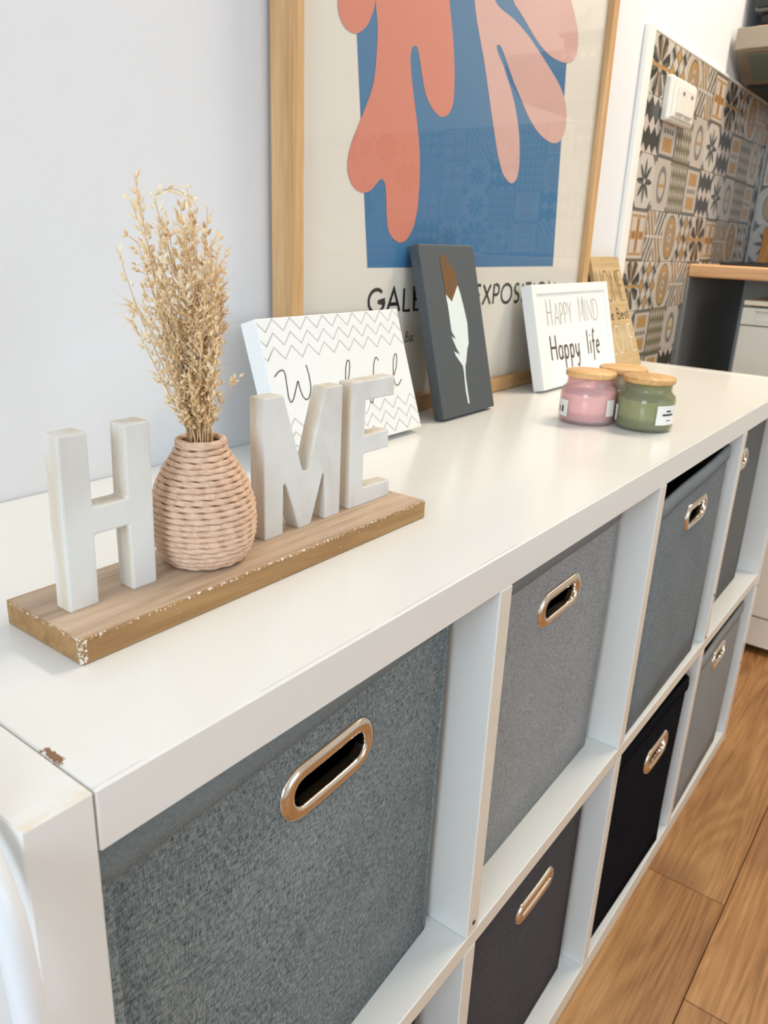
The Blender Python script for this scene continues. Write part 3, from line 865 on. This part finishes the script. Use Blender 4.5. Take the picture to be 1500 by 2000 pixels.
# ------------------------------------------------------------------ dried bouquet
bq = tag(empty('dried_bouquet'), 'bunch of dried straw-coloured oat grasses and seed heads in the rope vase', 'dried flowers')
rb = random.Random(21)
ax_r = Vector((RX.x, RX.y, 0)).normalized(); ax_d = Vector((_f.x, _f.y, 0)).normalized()
def spikelet(vs, fs, p, d, ln, wd):
    d = d.normalized(); s = d.orthogonal().normalized(); s = (Matrix.Rotation(rb.uniform(0, 6.28), 3, d) @ s); t = d.cross(s)
    b = len(vs)
    vs.append(p)
    for k in range(4):
        a = PI/2*k; vs.append(p+d*ln*.38+s*wd*math.cos(a)+t*wd*.7*math.sin(a))
    vs.append(p+d*ln)
    for k in range(4):
        l = (k+1) % 4; fs.append((b, b+1+l, b+1+k)); fs.append((b+5, b+1+k, b+1+l))
def awn(vs, fs, p, d, ln, w=.00018):
    d = d.normalized(); s = d.orthogonal().normalized(); b = len(vs)
    vs += [p+s*w, p-s*w*.5+d.cross(s)*w*.8, p-s*w*.5-d.cross(s)*w*.8, p+d*ln]
    fs += [(b, b+1, b+3), (b+1, b+2, b+3), (b+2, b, b+3)]
def stem(tip_uv, ddep, kind, curl=0.0):
    u, v = tip_uv
    c0 = Vector((VX, VY, 0))
    d = ray(u, v); k = ((c0-CAM).dot(ax_d)+ddep)/d.dot(ax_d); tip = CAM+d*k
    ang = rb.uniform(0, 6.28); rr = rb.uniform(.001, .0085)
    base = Vector((VX+rr*math.cos(ang), VY+rr*math.sin(ang), BT+.060))
    neck = Vector((VX+rr*math.cos(ang)*.9+ax_r.x*(tip-c0).dot(ax_r)*.05, VY+rr*math.sin(ang)*.9+ax_r.y*(tip-c0).dot(ax_r)*.05, BT+.0775))
    mid = neck.lerp(tip, .5) + Vector((rb.gauss(0, .003), rb.gauss(0, .003), .006))
    pts = smooth_line([base, neck, mid, tip], 7)
    if curl:
        e = pts[-1]; pts += smooth_line([e, e+ax_r*curl*.5+Vector((0, 0, .004)), e+ax_r*curl+Vector((0, 0, -.001))], 4)[1:]
    vs, fs = [], []; n = len(pts)
    tube_into(vs, fs, pts, [.00058-.0004*i/n for i in range(n)], 5)
    o = mesh('stem', vs, fs, bq, 'straw_stem', True)
    vs, fs = [], []
    start = {'oat': .52, 'fuzz': .45, 'sprig': .38, 'bare': .80}[kind]
    cnt = {'oat': 34, 'fuzz': 26, 'sprig': 36, 'bare': 6}[kind]
    for q in range(cnt):
        s = start+(1-start)*(q+rb.random())/cnt; i = min(int(s*(n-1)), n-2); fr = s*(n-1)-i
        p = pts[i].lerp(pts[i+1], fr); t = (pts[i+1]-pts[i]).normalized()
        if p.z < BT+.0815: continue
        out = Vector((rb.gauss(0, 1), rb.gauss(0, 1), rb.gauss(0, 1))); out = (out-t*out.dot(t)).normalized()
        if kind == 'sprig':
            br = rb.uniform(.002, .009)*(1.15-s*.5); q_ = p+out*br+t*br*.9
            b0_ = len(vs); tube_into(vs, fs, [p, p.lerp(q_, .6)+t*.001, q_], .00022, 3)
            for _ in range(2):
                spikelet(vs, fs, q_, (t+out*rb.uniform(.2, .8)+Vector((rb.gauss(0, .5), rb.gauss(0, .5), rb.gauss(0, .5)))), rb.uniform(.0028, .0050), rb.uniform(.0007, .0013))
        elif kind == 'fuzz':
            spikelet(vs, fs, p+out*.001, t+out*.7, rb.uniform(.005, .008), .0009)
            for _ in range(3): awn(vs, fs, p, t*rb.uniform(.4, 1)+out+Vector((rb.gauss(0, .4), rb.gauss(0, .4), rb.gauss(0, .4))), rb.uniform(.008, .020))
        else:
            spikelet(vs, fs, p+out*rb.uniform(.0003, .0016), t*1.2+out*rb.uniform(.35, 1.0), rb.uniform(.0042, .0068), rb.uniform(.0009, .0015))
    sd = mesh('seed_head', vs, fs, o, 'straw_mix')
tips = [((262, 342), 0, 'oat', 0), ((252, 385), .006, 'oat', 0), ((268, 372), -.004, 'oat', 0), ((300, 382), .004, 'oat', .022), ((365, 366), 0, 'oat', 0), ((352, 400), .008, 'oat', 0),
        ((378, 408), -.006, 'oat', 0), ((228, 486), 0, 'bare', 0), ((318, 440), .004, 'oat', 0), ((402, 450), .006, 'oat', 0), ((405, 405), .004, 'bare', 0), ((418, 520), -.004, 'fuzz', 0),
        ((428, 560), .006, 'fuzz', 0), ((410, 480), .012, 'fuzz', 0), ((262, 590), -.008, 'fuzz', 0), ((255, 620), .004, 'fuzz', 0), ((268, 470), .01, 'sprig', 0), ((437, 590), 0, 'bare', 0), ((464, 738), -.01, 'bare', 0), ((312, 735), .006, 'bare', 0)]
for _ in range(46):
    a = rb.random(); v = rb.uniform(430, 640); cxu = 345+ (v-430)*.03; hw = 78 if v < 500 else 88
    u = cxu + rb.uniform(-1, 1)*hw
    tips.append(((u, v), rb.uniform(-.022, .022), rb.choice(['sprig', 'sprig', 'oat', 'sprig', 'fuzz']), 0))
for _ in range(10):
    v = rb.uniform(640, 780); tips.append(((385+rb.uniform(-1, 1)*48*(1-(v-640)/300), v), rb.uniform(-.014, .008), rb.choice(['sprig', 'oat']), 0))
for tp in tips: stem(*tp)

# ------------------------------------------------------------------ framed poster
FX0, FX1, FW, FD = .490, 1.235, .0205, .026
FY, FH, FS = .3280, 1.02, .005           # front at the bottom, height, lean slope
fe = tag(empty('framed_poster'), 'large oak-framed poster of coral and pink cut-out shapes on blue, leaning on the wall', 'poster')
F = Sheet((FX0, FY, TOP+.0002), (1, 0, 0), (0, FS, 1))
def fbox(name, a0, a1, b0, b1, h0, h1, mat, parent=fe, bev=.0012):
    bm = bmesh.new(); bm_box(bm, a0, a1, b0, b1, h0, h1, bev, 2)
    for v in bm.verts: v.co = F.p(v.co.x, v.co.y, v.co.z)
    return from_bm(name, bm, parent, mat)
FWID = FX1-FX0
fbox('frame_rail', FW, FWID-FW, 0, FW, -FD, 0, 'oak_x'); fbox('frame_rail', FW, FWID-FW, FH-FW, FH, -FD, 0, 'oak_x')
fbox('frame_stile', 0, FW, 0, FH, -FD, 0, 'oak'); fbox('frame_stile', FWID-FW, FWID, 0, FH, -FD, 0, 'oak')
fbox('print', FW-.004, FWID-FW+.004, FW-.004, FH-FW+.004, -.0125, -.0105, 'print_paper', bev=0)
fbox('backing_board', FW-.004, FWID-FW+.004, FW-.004, FH-FW+.004, -.020, -.0128, 'dark_grey', bev=0)
P_ = Sheet(F.p(0, 0, -.0105), F.ex, F.ey)
def px4(l): return [P_.uv(500+.48*x, .48*y) for x, y in l]
blue = [P_.uv(717.5, 523), P_.uv(1079.5, 520), P_.uv(1106, 125), P_.uv(1116, -10)]
bl = [P_.uv(694, 20), P_.uv(697, 70)]
tr_ = (blue[-1][0]-.012, blue[-1][1]+.30); tl_ = (bl[0][0]-.006, blue[-1][1]+.30)
decal('blue_field', P_, [blue[0], blue[1], blue[2], blue[3], tr_, tl_, bl[0], bl[1]], 'print_blue', fe, .0003)
coral = [(485, 0), (493, 100), (490, 200), (478, 330), (450, 420), (415, 510), (385, 590), (372, 660), (375, 710), (395, 760), (430, 783), (465, 775), (490, 745), (508, 728), (522, 745), (528, 800), (530, 880), (540, 945), (565, 978), (590, 987), (615, 970), (640, 920), (655, 850), (663, 750), (665, 640), (657, 530), (645, 430), (632, 320), (627, 240), (632, 200), (643, 186), (655, 195), (665, 240), (675, 310), (690, 385), (715, 440), (745, 472), (765, 475), (785, 460), (800, 420), (806, 340), (805, 240), (798, 130), (785, 0), (770, -160), (720, -280), (620, -320), (530, -260), (490, -130)]
decal('coral_shape', P_, cr2(px4(coral), 3), 'print_coral', fe, .0006)
decal('coral_shape', P_, cr2(px4([(333, 0), (338, 60), (360, 110), (395, 135), (420, 132), (450, 105), (470, 60), (484, 0), (470, -110), (410, -170), (350, -100)]), 3), 'print_coral', fe, .0006)
pink = [(888, 0), (900, 100), (925, 240), (940, 340), (955, 450), (970, 550), (985, 640), (1005, 710), (1035, 746), (1060, 725), (1070, 660), (1070, 560), (1058, 460), (1040, 380), (1010, 280), (985, 220), (978, 190), (985, 182), (1000, 200), (1025, 270), (1050, 340), (1080, 410), (1105, 470), (1140, 530), (1180, 570), (1215, 583), (1243, 565), (1258, 520), (1262, 450), (1250, 390), (1225, 330), (1170, 240), (1110, 150), (1050, 80), (1000, 40), (970, 0), (950, -80), (915, -140), (890, -90)]
decal('pink_shape', P_, cr2(px4(pink), 3), 'print_pink', fe, .0006)
decal('pink_shape', P_, cr2(px4([(1045, 0), (1080, 60), (1120, 130), (1160, 190), (1200, 230), (1250, 255), (1285, 250), (1305, 210), (1310, 150), (1300, 80), (1280, 0), (1240, -110), (1150, -140), (1060, -70)]), 3), 'print_pink', fe, .0006)
g0 = P_.uv(718, 614); g1 = P_.uv(722, 566); ge = P_.uv(1086, 560)
ribbons('poster_title', P_, text_strokes("GALERIE D'EXPOSITION", g0[0], g0[1]+.001, g1[1]-g0[1]-.001, .8, 0, .11, fit=ge[0]-g0[0]), .0042, 'ink', fe, .0004)
bc = P_.uv(780, 669)
ribbons('poster_subtitle', P_, text_strokes('n Bac', bc[0], bc[1], .0125, .95, 0, .06), .0013, 'ink', fe, .0004)
fbox('glass_pane', FW-.003, FWID-FW+.003, FW-.003, FH-FW+.003, -.0085, -.0065, 'pane', bev=0)

# ------------------------------------------------------------------ leaning signs
def sign(name, label, x0, x1, yb, lean, hgt, thick, mat, bev=.001, rz=0.0):
    """front-bottom edge on the shelf at y=yb, leaning back by slope"""
    t = tag(empty(name), label, 'sign')
    ex = Vector((math.cos(rz), math.sin(rz), 0)); up = (Vector((-math.sin(rz), math.cos(rz), 0))*lean + Vector((0, 0, 1))).normalized()
    s = Sheet((x0, yb, TOP), ex, up)
    # the back-bottom edge is lower than the front one when leaning: lift so it rests on the shelf
    lift = max(0.0, s.n.z*thick)
    s.o.z += lift*.98
    bm = bmesh.new(); bm_box(bm, 0, x1-x0, 0, hgt, -thick, 0, bev, 2)
    for v in bm.verts: v.co = s.p(v.co.x, v.co.y, v.co.z)
    b = from_bm('panel', bm, t, mat)
    return t, s
# wonderful
wr_ = on_z(823, 843.7, TOP)
w_lean = .0438/.131
tl_s = on_plane(496.5, 632.7, (0, wr_.y, TOP), (0, 1, -w_lean))
wt, ws_ = sign('canvas_sign', 'white canvas sign with grey chevrons and thin script, behind letters M and E', tl_s.x, wr_.x, wr_.y, w_lean, .1385, .021, 'sign_white', .0012)
WW = wr_.x-tl_s.x
zz = []
def zig(top, amp, per, ph):
    st = []; x = -ph
    up_ = True
    while x < WW+per:
        st.append((x, top if up_ else top-amp)); up_ = not up_; x += per/2
    out = []
    for (a, b) in zip(st[:-1], st[1:]):
        if b[0] < 0 or a[0] > WW: continue
        def cut(p, q, lim): k = (lim-p[0])/(q[0]-p[0]); return (lim, p[1]+(q[1]-p[1])*k)
        if a[0] < 0: a = cut(a, b, .0005)
        if b[0] > WW: b = cut(a, b, WW-.0005)
        if not out: out.append(a)
        out.append(b)
    return out
per = WW/9.3
lines = []
for k in range(3): lines.append(zig(.1385-.0010-.0135*k, .0122, per, per*(.10+.12*k)))
for k in range(3): lines.append(zig(.0410-.0128*k, .0118, per, per*(.10+.12*k)))
for l_ in lines: ribbons('chevron_line', ws_, [l_], .00055, 'ink_lt', wt, .0003)
def z3(l): return [ws_.uv(500+.24*x, 500+.24*y) for x, y in l]
def script(l): return cr2(z3(l), 5, False)
strk = [script([(150, 985), (180, 945), (215, 930), (235, 960), (250, 1050), (265, 1150), (285, 1190), (305, 1160), (325, 1080), (340, 1020), (355, 1070), (380, 1140), (410, 1168), (435, 1140), (445, 1070), (430, 970), (405, 885)]),
        script([(520, 1090), (490, 1120), (500, 1165), (540, 1160), (555, 1115), (530, 1090), (580, 1100), (600, 1080), (610, 1150), (625, 1090), (650, 1075), (660, 1140), (690, 1130)]),
        script([(740, 1010), (700, 1050), (700, 1110), (730, 1110), (728, 1000), (731, 900), (743, 850), (760, 870), (757, 960), (748, 1010), (745, 1080), (765, 1115)]),
        script([(780, 1070), (815, 1050), (805, 1020), (780, 1040), (785, 1090), (815, 1095), (850, 1030), (870, 1050), (875, 1080)]),
        script([(995, 852), (980, 825), (965, 842), (956, 900), (955, 965), (955, 1080), (952, 1170), (945, 1195), (930, 1180), (935, 1120), (970, 1070)]),
        script([(1000, 1010), (1005, 1060), (1035, 1060), (1045, 1000), (1050, 1050), (1090, 1040), (1120, 970), (1140, 900), (1143, 810), (1128, 800), (1116, 850), (1116, 900), (1118, 980), (1135, 1045), (1160, 1045), (1182, 1003)])]
ribbons('script_word', ws_, strk, .0011, 'ink_brown', wt, .0004)
# feather
ft, fs_ = sign('feather_sign', 'tall slate-grey wooden block with a white and bronze feather, leaning on the poster', .7010, .8262, .2670, .0530/.2069, .2120, .0155, 'sign_slate', .0014)
def z6(l): return [fs_.uv(800+.19*x, 460+.19*y) for x, y in l]
decal('feather_tip', fs_, z6([(340, 190), (375, 210), (400, 270), (440, 340), (475, 410), (490, 510), (432, 680), (368, 605), (345, 450), (320, 330), (310, 250), (322, 200)]), 'bronze', ft, .0004)
decal('feather_vane', fs_, z6([(368, 605), (432, 680), (490, 510), (520, 600), (555, 740), (590, 900), (600, 1050), (605, 1110), (590, 1170), (580, 1290), (570, 1345), (575, 1450), (595, 1600), (615, 1725), (600, 1728), (575, 1600), (555, 1400), (545, 1340), (510, 1290), (470, 1230), (455, 1190), (515, 1225), (480, 1160), (445, 1080), (430, 1040), (475, 1065), (430, 990), (418, 920), (405, 820), (390, 720)]), 'feather', ft, .0004)
# happy mind
hl = .0400/.1537
hx = on_plane(1197.8, 706.5, (0, .2725, TOP), (0, 1, -hl)).x
ht, hs_ = sign('quote_sign', 'square white framed quote sign with grey and brown hand lettering, behind the candles', .983, hx, .2725, hl, .1575, .0155, 'sign_white', .0012)
HWd = hx-.983
bm = bmesh.new(); rim = .014
for (a0, a1, b0_, b1_) in ((0, rim, 0, .1575), (HWd-rim, HWd, 0, .1575), (rim, HWd-rim, 0, rim), (rim, HWd-rim, .1575-rim, .1575)):
    bm_box(bm, a0, a1, b0_, b1_, -.0005, .0030, .0006)
for v in bm.verts: v.co = hs_.p(v.co.x, v.co.y, v.co.z)
from_bm('rim', bm, ht, 'sign_white')
def z5(x, y): return hs_.uv(990+.19333*x, 490+.19333*y)
def fit_text(s, p0, p1, ptop, mat, name, wd, track=.04, slant=0.0):
    a = z5(*p0); b = z5(*p1); t = z5(*ptop); slope = (b[1]-a[1])/(b[0]-a[0])
    ribbons(name, hs_, text_strokes(s, a[0], a[1], t[1]-a[1], .42, slope, track, b[0]-a[0], slant), wd, mat, ht, .0004)
fit_text('H', (415, 760), (475, 752), (388, 492), 'ink_grey', 'lettering', .0019)
fit_text('APPY', (490, 752), (672, 722), (475, 535), 'ink_grey', 'lettering', .0017)
fit_text('M', (735, 715), (795, 706), (715, 470), 'ink_grey', 'lettering', .0019)
fit_text('IND', (795, 706), (935, 690), (785, 492), 'ink_grey', 'lettering', .0017)
fit_text('Happy', (455, 1108), (755, 1055), (430, 860), 'ink_brown', 'lettering', .0037, .06)
fit_text('life', (820, 1040), (955, 1020), (800, 800), 'ink_brown', 'lettering', .0037, .06)
# home sign
ot, os_ = sign('plank_sign', 'pale wooden sign with thin dark and white words, leaning on the wall beyond the poster', 1.2765, 1.408, .272, .392, .2085, .009, 'sign_wood', .001)
ribbons('lettering', os_, text_strokes('HOME', -.012+.018, .126, .056, .72, 0, .06, .118), .0016, 'ink_brown', ot, .0004)
ribbons('lettering', os_, text_strokes('the Best', .006, .092, .020, .6, 0, .05, .118), .0020, 'ink', ot, .0004)
ribbons('lettering', os_, text_strokes('LOVE', .006, .030, .050, .72, 0, .06, .118), .0018, 'feather', ot, .0004)

# ------------------------------------------------------------------ candle jars
def candle(cx, cy, gl, wx, label, labels, ra):
    t = tag(empty('candle_jar'), label, 'candle', 'candle jars on the shelf top')
    z = TOP+.0003; R = .0352
    pr_ = [(R-.004, z), (R-.001, z+.0015), (R, z+.004), (R, z+.038), (R-.001, z+.042), (R-.0055, z+.0465), (R-.0066, z+.049), (R-.0066, z+.0575)]
    lathe('jar', pr_+[(R-.0085, z+.0575), (R-.0085, z+.0488), (R-.003, z+.0415), (R-.0022, z+.004), (R-.006, z+.0028)], cx, cy, 56, gl, t, True, True, True)
    lathe('wax', [(R-.006, z+.0030), (R-.0024, z+.005), (R-.0024, z+.0365), (R-.003, z+.0372)], cx, cy, 48, wx, t)
    lz = z+.0576; r2 = R-.0035
    ld = lathe('lid', [(r2-.001, 0), (r2, .001), (r2, .0058), (r2-.0012, .0070)], 0, 0, 56, 'lid', t); ld.location = (cx, cy, lz); ld.rotation_euler = (0, 0, ra)
    for (a0, a1, z0, z1, txt) in labels:
        vs, fs = [], []; n = 12; rr = R+.0004
        for i in range(n+1):
            a = math.radians(a0+(a1-a0)*i/n)
            for zz_ in (z0, z1): vs.append((cx+rr*math.cos(a), cy+rr*math.sin(a), z+zz_))
        for i in range(n): fs.append((2*i, 2*i+1, 2*i+3, 2*i+2))
        lb = mesh('paper_label', vs, fs, t, 'label', True)
        for (ta, tb, tz0, tz1) in txt:
            vs, fs = [], []; rr = R+.0006
            for i in range(7):
                a = math.radians(ta+(tb-ta)*i/6)
                for zz_ in (tz0, tz1): vs.append((cx+rr*math.cos(a), cy+rr*math.sin(a), z+zz_))
            for i in range(6): fs.append((2*i, 2*i+1, 2*i+3, 2*i+2))
            mesh('label_print', vs, fs, lb, 'ink')
GC, PC, TC = (.872, .0775), (.852, .1460), (.9215, .1300)
def facing(c): return math.degrees(math.atan2(CAM.y-c[1], CAM.x-c[0]))
fg, fp_ = facing(GC), facing(PC)
candle(*GC, 'jar_green', 'wax_green', 'olive green glass candle jar with wooden lid and white paper label', [(fg+24, fg+84, .010, .034, [(fg+46, fg+58, .0260, .0280), (fg+37, fg+66, .0215, .0238), (fg+48, fg+60, .0150, .0160)]), (fg-88, fg-66, .008, .028, [])], .5)
candle(*PC, 'jar_pink', 'wax_pink', 'pink glass candle jar with wooden lid and small code sticker', [(fp_+42, fp_+66, .012, .033, []), (fp_-92, fp_-42, .008, .029, [(fp_-60, fp_-54, .013, .0210), (fp_-70, fp_-66, .013, .0200)])], 1.3)
candle(*TC, 'jar_grey', 'wax_grey', 'smoky beige glass candle jar standing behind the pink and green ones', [], 2.2)

# ------------------------------------------------------------------ kitchen
KX = 1.908
sw = tag(empty('light_switch'), 'white double rocker switch box mounted on the patterned tiles', 'switch')
box('back_box', 1.538, 1.690, .337, WY-.0075, 1.210, 1.288, 'white_plastic', sw, .005, 3)
box('cover_plate', 1.549, 1.679, .3335, .3375, 1.217, 1.281, 'white_plastic', sw, .0015, 2)
for a in (1.568, 1.618):
    box('rocker', a, a+.045, .329, .3338, 1.225, 1.273, 'white_plastic', sw, .0018, 2)
    box('rocker_mark', a+.016, a+.028, .3286, .3292, 1.258, 1.264, 'dark_grey', sw, 0)

ct = tag(empty('worktop'), 'beech worktop with rounded front edge running along the right wall', 'worktop')
box('slab', 1.868, WXR-.009, -1.45, WY-.0095, .9165, .9455, 'counter', ct, .004, 3)
hob = tag(empty('hob'), 'black glass hob lying on the beech worktop', 'hob')
box('glass_plate', 1.93, 2.34, -.28, .30, .9458, .9515, 'black', hob, .002, 2)
for (a, b) in ((2.04, .16), (2.24, .16), (2.04, -.12), (2.24, -.12)):
    vs, fs = [], []; tube_into(vs, fs, [(a+.075*math.cos(2*PI*i/32), b+.075*math.sin(2*PI*i/32), .9516) for i in range(32)], .0006, 4, True); mesh('cooking_zone', vs, fs, hob, 'dark_grey')
dw = tag(empty('dishwasher'), 'white freestanding dishwasher with recessed handle under the beech worktop', 'dishwasher')
DY0, DY1 = -.375, .224
box('body', KX+.022, WXR-.03, DY0, DY1, .05, .856, 'appliance', dw, .003)
box('lid', KX-.002, WXR-.03, DY0, DY1, .8600, .8715, 'cream_plastic', dw, .003, 2)
bm = bmesh.new(); hy0, hy1 = -.21, .195
bm_box(bm, KX, KX+.021, DY0, hy0, .816, .855, .0015); bm_box(bm, KX, KX+.021, hy1, DY1, .816, .855, .0015)
bm_box(bm, KX, KX+.021, hy0, hy1, .816, .8245, .0015); bm_box(bm, KX, KX+.021, hy0, hy1, .8475, .855, .0015); bm_box(bm, KX+.012, KX+.021, hy0, hy1, .8245, .8475)
from_bm('control_panel', bm, dw, 'appliance')
box('door', KX, KX+.021, DY0, DY1, .105, .8135, 'appliance', dw, .003, 2)
box('plinth', KX+.004, KX+.02, DY0+.004, DY1-.004, .022, .100, 'appliance', dw, .002)
for a in (DY0+.04, DY1-.04):
    for b in (KX+.05, WXR-.08): lathe('foot', [(.018, 0.0002), (.018, .01), (.01, .012), (.01, .052)], b, a, 16, 'black', dw)
cb = tag(empty('base_cabinet'), 'white kitchen base cabinet beside the dishwasher', 'cabinet')
box('body', KX+.02, WXR-.012, -1.42, DY0-.006, .10, .916, 'appliance', cb, .001)
for (a, b) in ((-1.42, -.905), (-.899, DY0-.006)):
    d = box('door', KX, KX+.0195, a+.002, b-.002, .105, .910, 'appliance', cb, .002)
    tube('handle', [(KX, b-.05, .78), (KX-.025, b-.05, .78), (KX-.025, b-.05, .66), (KX, b-.05, .66)], .005, 'chrome', d)
box('plinth', KX+.05, KX+.065, -1.42, DY0-.006, .0, .0998, 'appliance', cb, .001)
ep = tag(box('end_panel', 1.866, WXR-.002, WY-.016, WY-.001, 0, .9160, 'dark_grey', None, .003, 2), 'grey panel fixed to the wall in the gap beside the dishwasher', 'panel')

hd = tag(empty('cooker_hood'), 'taupe metal cooker hood with glass lamp cover above the worktop', 'cooker hood')
HP = [(1.934, 1.443), (1.930, 1.400), (2.040, 1.3475), (WXR-.009, 1.3475), (WXR-.009, 1.443)]
prism('body', [(x, .3485, z) for x, z in HP], (0, -.60, 0), 'steel', hd, .002, 2)
# lamp cover on the sloping underside
sl = Vector((2.040-1.930, 0, 1.3475-1.400)); nl = Vector((sl.z, 0, -sl.x)).normalized()
def hp(s, y, h): q = Vector((1.930, y, 1.400)) + sl*s + nl*h; return q
for (nm, s0, s1, y0, y1, h0, h1, mt) in (('lamp_bezel', .05, .95, .338, -.10, -.001, .003, 'steel'), ('lamp_cover', .14, .86, .318, -.08, .0022, .0050, 'hood_glass')):
    vs = [hp(s, y, h) for h in (h0, h1) for (s, y) in ((s0, y0), (s1, y0), (s1, y1), (s0, y1))]
    mesh(nm, vs, [(0, 1, 2, 3), (4, 5, 6, 7), (0, 1, 5, 4), (1, 2, 6, 5), (2, 3, 7, 6), (3, 0, 4, 7)], hd, mt)
box('filter', 2.06, 2.37, -.24, .340, 1.343, 1.3474, 'black', hd, .001)
for i in range(5): box('button', 1.9275, 1.9335, -.09+.026*i, -.078+.026*i, 1.418, 1.430, 'white_plastic', hd, .0005)
mwv = tag(empty('microwave'), 'grey and black microwave standing on wooden blocks on top of the cooker hood', 'microwave')
box('base', 2.012, 2.33, -.13, .325, 1.463, 1.487, 'black', mwv, .006, 2)
box('body', 2.0, 2.34, -.14, .338, 1.4865, 1.735, 'dark_grey', mwv, .006, 2)
box('door', 1.992, 2.0005, .0, .334, 1.492, 1.730, 'black', mwv, .002)
box('control_panel', 1.992, 2.0005, -.136, -.004, 1.492, 1.730, 'appliance', mwv, .002)
for z in (1.545, 1.655):
    vs, fs = [], []; tube_into(vs, fs, [(1.972, -.07, z), (1.9925, -.07, z)], .024, 24); mesh('knob', vs, fs, mwv, 'white_plastic', False)
for (a, b, q) in ((2.03, .318, 'front corner by the back wall'), (2.03, -.11, 'front corner away from the back wall'), (2.31, .318, 'rear corner by the back wall'), (2.31, -.11, 'rear corner away from the back wall')):
    tag(box('wooden_block', a-.012, a+.012, b-.013, b+.013, 1.4432, 1.4632, 'orange_wood', None, .001), 'wooden block under the microwave '+q, 'block', 'blocks under the microwave')
cbd = tag(empty('chopping_board'), 'honey-coloured wooden chopping board leaning against the tiled right wall', 'chopping board')
bm = bmesh.new(); bm_box(bm, 0, .014, -.22, 0, 0, .100, .003, 2)
for v in bm.verts: v.co = Vector((2.352+v.co.x+v.co.z*.19, .3130+v.co.y, .9457+v.co.z))
from_bm('board', bm, cbd, 'orange_wood')

# ------------------------------------------------------------------ white tubular rack standing beside the shelf
rk = tag(empty('tube_rack'), 'white metal tube rack with rounded corner standing against the shelf end panel', 'rack')
XR = -.0125; TR = .0062
cl = smooth_line([(XR, .30, .772), (XR, .12, .772), (XR, .035, .7695), (XR, .009, .760), (XR, -.006, .742), (XR, -.0125, .716), (XR, -.0155, .68), (XR, -.019, .60), (XR, -.021, .30), (XR, -.021, .012)], 8)
tube('frame_tube', [Vector((XR, .30, .012)), Vector((XR, .30, .40))] + cl[0:], TR, 'white_metal', rk, 14)
cl2 = [Vector((p.x-.40, p.y, p.z)) for p in cl]
tube('frame_tube', [Vector((XR-.40, .30, .012)), Vector((XR-.40, .30, .40))] + cl2, TR, 'white_metal', rk, 14)
for yy in (.28, .20, .12): tube('rung', [(XR, yy, .772), (XR-.40, yy, .772)], .004, 'white_metal', rk, 8)
for zz_ in (.672, .52, .37, .2): tube('rung', [(XR, -.017, zz_), (XR-.40, -.017, zz_)], .004, 'white_metal', rk, 8)
for (a, b) in ((XR, -.021), (XR, .30), (XR-.4, -.021), (XR-.4, .30)): lathe('foot_cap', [(.009, .0002), (.009, .014)], a, b, 14, 'white_plastic', rk)

# ------------------------------------------------------------------ ceiling lamps (housing of the kitchen light, plus an added unlit one over the room)
for nm, (x, y), (sx, sy), lb in (('ceiling_lamp', (1.75, -.20), (.31, .96), 'white flush ceiling lamp above the kitchen end'), ('ceiling_lamp', (.75, -1.25), (.68, .68), 'unlit square white ceiling lamp housing added over the room')):
    t = tag(empty(nm), lb, 'lamp')
    bm = bmesh.new(); z0, z1 = CZ-.05, CZ-.0002
    box('housing', x-sx/2, x+sx/2, y-sy/2, y+sy/2, CZ-.03, z1, 'white_plastic', t, .004)
